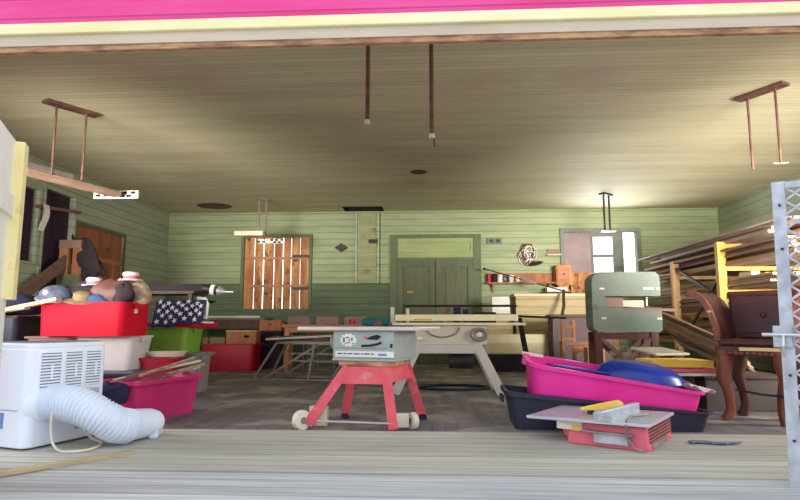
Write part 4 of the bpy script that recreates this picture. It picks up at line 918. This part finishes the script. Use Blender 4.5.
for p in ((-.08, .08), (-.08, cl-.08), (-cw+.1, .1), (-cw+.1, cl-.1)): MB().cyl((p[0], p[1], 0), (p[0], p[1], .02), .025, 12).build('caster', 'black', o)
# hose: flange then corrugated tube
inv = Matrix.Rotation(math.radians(18), 4, 'Z') @ Matrix.Translation((2.83, -4.02, -.03))
ctrl = [Vector(p) for p in ((-2.80, 4.2, .335), (-2.68, 4.17, .345), (-2.52, 4.14, .325), (-2.38, 4.15, .26), (-2.30, 4.22, .19), (-2.27, 4.34, .155))]
def spline(c, n):
    out = []
    for i in range(len(c)-1):
        p0 = c[max(i-1, 0)]; p1 = c[i]; p2 = c[i+1]; p3 = c[min(i+2, len(c)-1)]
        for k in range(n):
            t = k/n; out.append(.5*((2*p1)+(p2-p0)*t+(2*p0-5*p1+4*p2-p3)*t*t+(3*p1-p0-3*p2+p3)*t**3))
    return out+[c[-1]]
path = [inv @ p for p in spline(ctrl, 24)]
rad = [(.128 if i % 4 < 2 else .117) for i in range(len(path))]
MB().tube(path, .11, 24, radii=rad).build('exhaust_hose', 'hose', o, smooth=False)
MB().lathe([(.0, 0), (.17, 0), (.15, .03), (.12, .05), (0, .05)], inv @ Vector((-2.80, 4.2, .335)), 28, .9, 1.1, (0, PI/2, 0)).build('hose_flange', 'acwhite', o, smooth=True)
path2 = [inv @ Vector(p) for p in ((-2.29, 4.33, .158), (-2.26, 4.45, .15), (-2.21, 4.58, .145), (-2.19, 4.64, .14))]
MB().tube(path2, .1, 24, radii=[.115, .115, .105, .085]).build('hose_end', 'hose', o, smooth=True)
e = inv @ Vector((-2.19, 4.64, .10)); MB().rbox(e, (.07, .24, .14), (0, 0, .6)).build('window_adapter', 'hose', o, bevel=.015)
cp = spline([inv @ Vector(p) for p in ((-2.66, 4.12, .40), (-2.66, 4.05, .30), (-2.66, 4.06, .12), (-2.58, 4.02, .045), (-2.46, 3.99, .042), (-2.38, 4.08, .042), (-2.42, 4.28, .042), (-2.56, 4.40, .05), (-2.66, 4.42, .12))], 10)
MB().tube(cp, .009, 8).build('power_cord', 'offwhite', o, smooth=True)
# strip of wood and a rag on the deck
o = tag(MB().beam((-2.62, 3.25, .042), (-2.05, 4.02, .042), .075, .022).build('wood_strip', mat('strip_wood', L(196, 172, 128), L(172, 156, 132), .7, (5, 5, 5))), 'long pale wood strip lying on the deck before the air conditioner', 'strip')
tag(MB().sheet(lambda u, v: (1.9+.36*u, 4.52+.09*v*(1-.6*u)+.02*math.sin(u*8), .037+.012*abs(math.sin(u*14+v*6))), 16, 5, .004).build('rag', 'bluegrey', None), 'small blue grey rag on the deck beside the tile saw', 'rag')

# ------------------------------------------------------------------ door leaf and mesh gate
o = thing('door_leaf', 'white wooden door leaf standing open at the left side of the opening', 'door', (-2.50, 3.30, .026), math.atan2(-.45, .22))
# local x runs from the far edge towards the camera, thickness along y
MB().box(0, -.06, 0, .86, 0, 1.96).build('panel', 'leafdoor', o, bevel=.004)
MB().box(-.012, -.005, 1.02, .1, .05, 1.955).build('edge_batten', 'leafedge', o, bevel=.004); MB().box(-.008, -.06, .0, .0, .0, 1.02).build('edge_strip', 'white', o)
for z in (.3, 1.5): MB().box(.1, 0, z, .8, .02, z+.12).build('cross_rail', 'leafdoor', o)
o = thing('mesh_gate', 'galvanised gate of expanded mesh standing at the right side of the opening', 'gate', (1.94, 3.42, .026), math.radians(-38))
o.rotation_euler.y = .018
gw, gh = .95, 1.69
for x in (0, gw-.06): MB().box(x, -.008, 0, x+.065, .008, gh).build('stile', 'galv', o, bevel=.003)
for z in (0.03, gh-.045): MB().box(.065, -.008, z, gw-.06, .008, z+.04).build('rail', 'galv', o, bevel=.003)
mb = MB(); p = .040; n = int((gh-.11)/p); L2 = .05
for i in range(n+1):
    z = .075+i*p; cnt = int((gw-.13)/L2)
    pts = [(.062+k*L2, 0, z+(p*.46 if (k+i) % 2 else -p*.46)) for k in range(cnt+2)]
    for a, b in zip(pts, pts[1:]): mb.beam(a, b, .006, .011)
mb.build('wire_mesh', 'galv', o)
lt = MB().box(-.03, -.045, .75, .06, -.02, .87).build('latch', 'galv', o, bevel=.004)
MB().cyl((-.08, -.05, .82), (.12, -.05, .82), .01, 8).build('bolt', 'steel', lt); MB().tube([(.02, -.05, .82), (.02, -.075, .76), (.02, -.05, .70)], .009, 8).build('padlock', 'steel', lt)
mb = MB()
for z in (.25, .6, 1.3, 1.55): mb.cyl((.037, -.026, z), (.037, -.018, z), .008, 8)
mb.build('bolt_head', 'darkmetal', o)
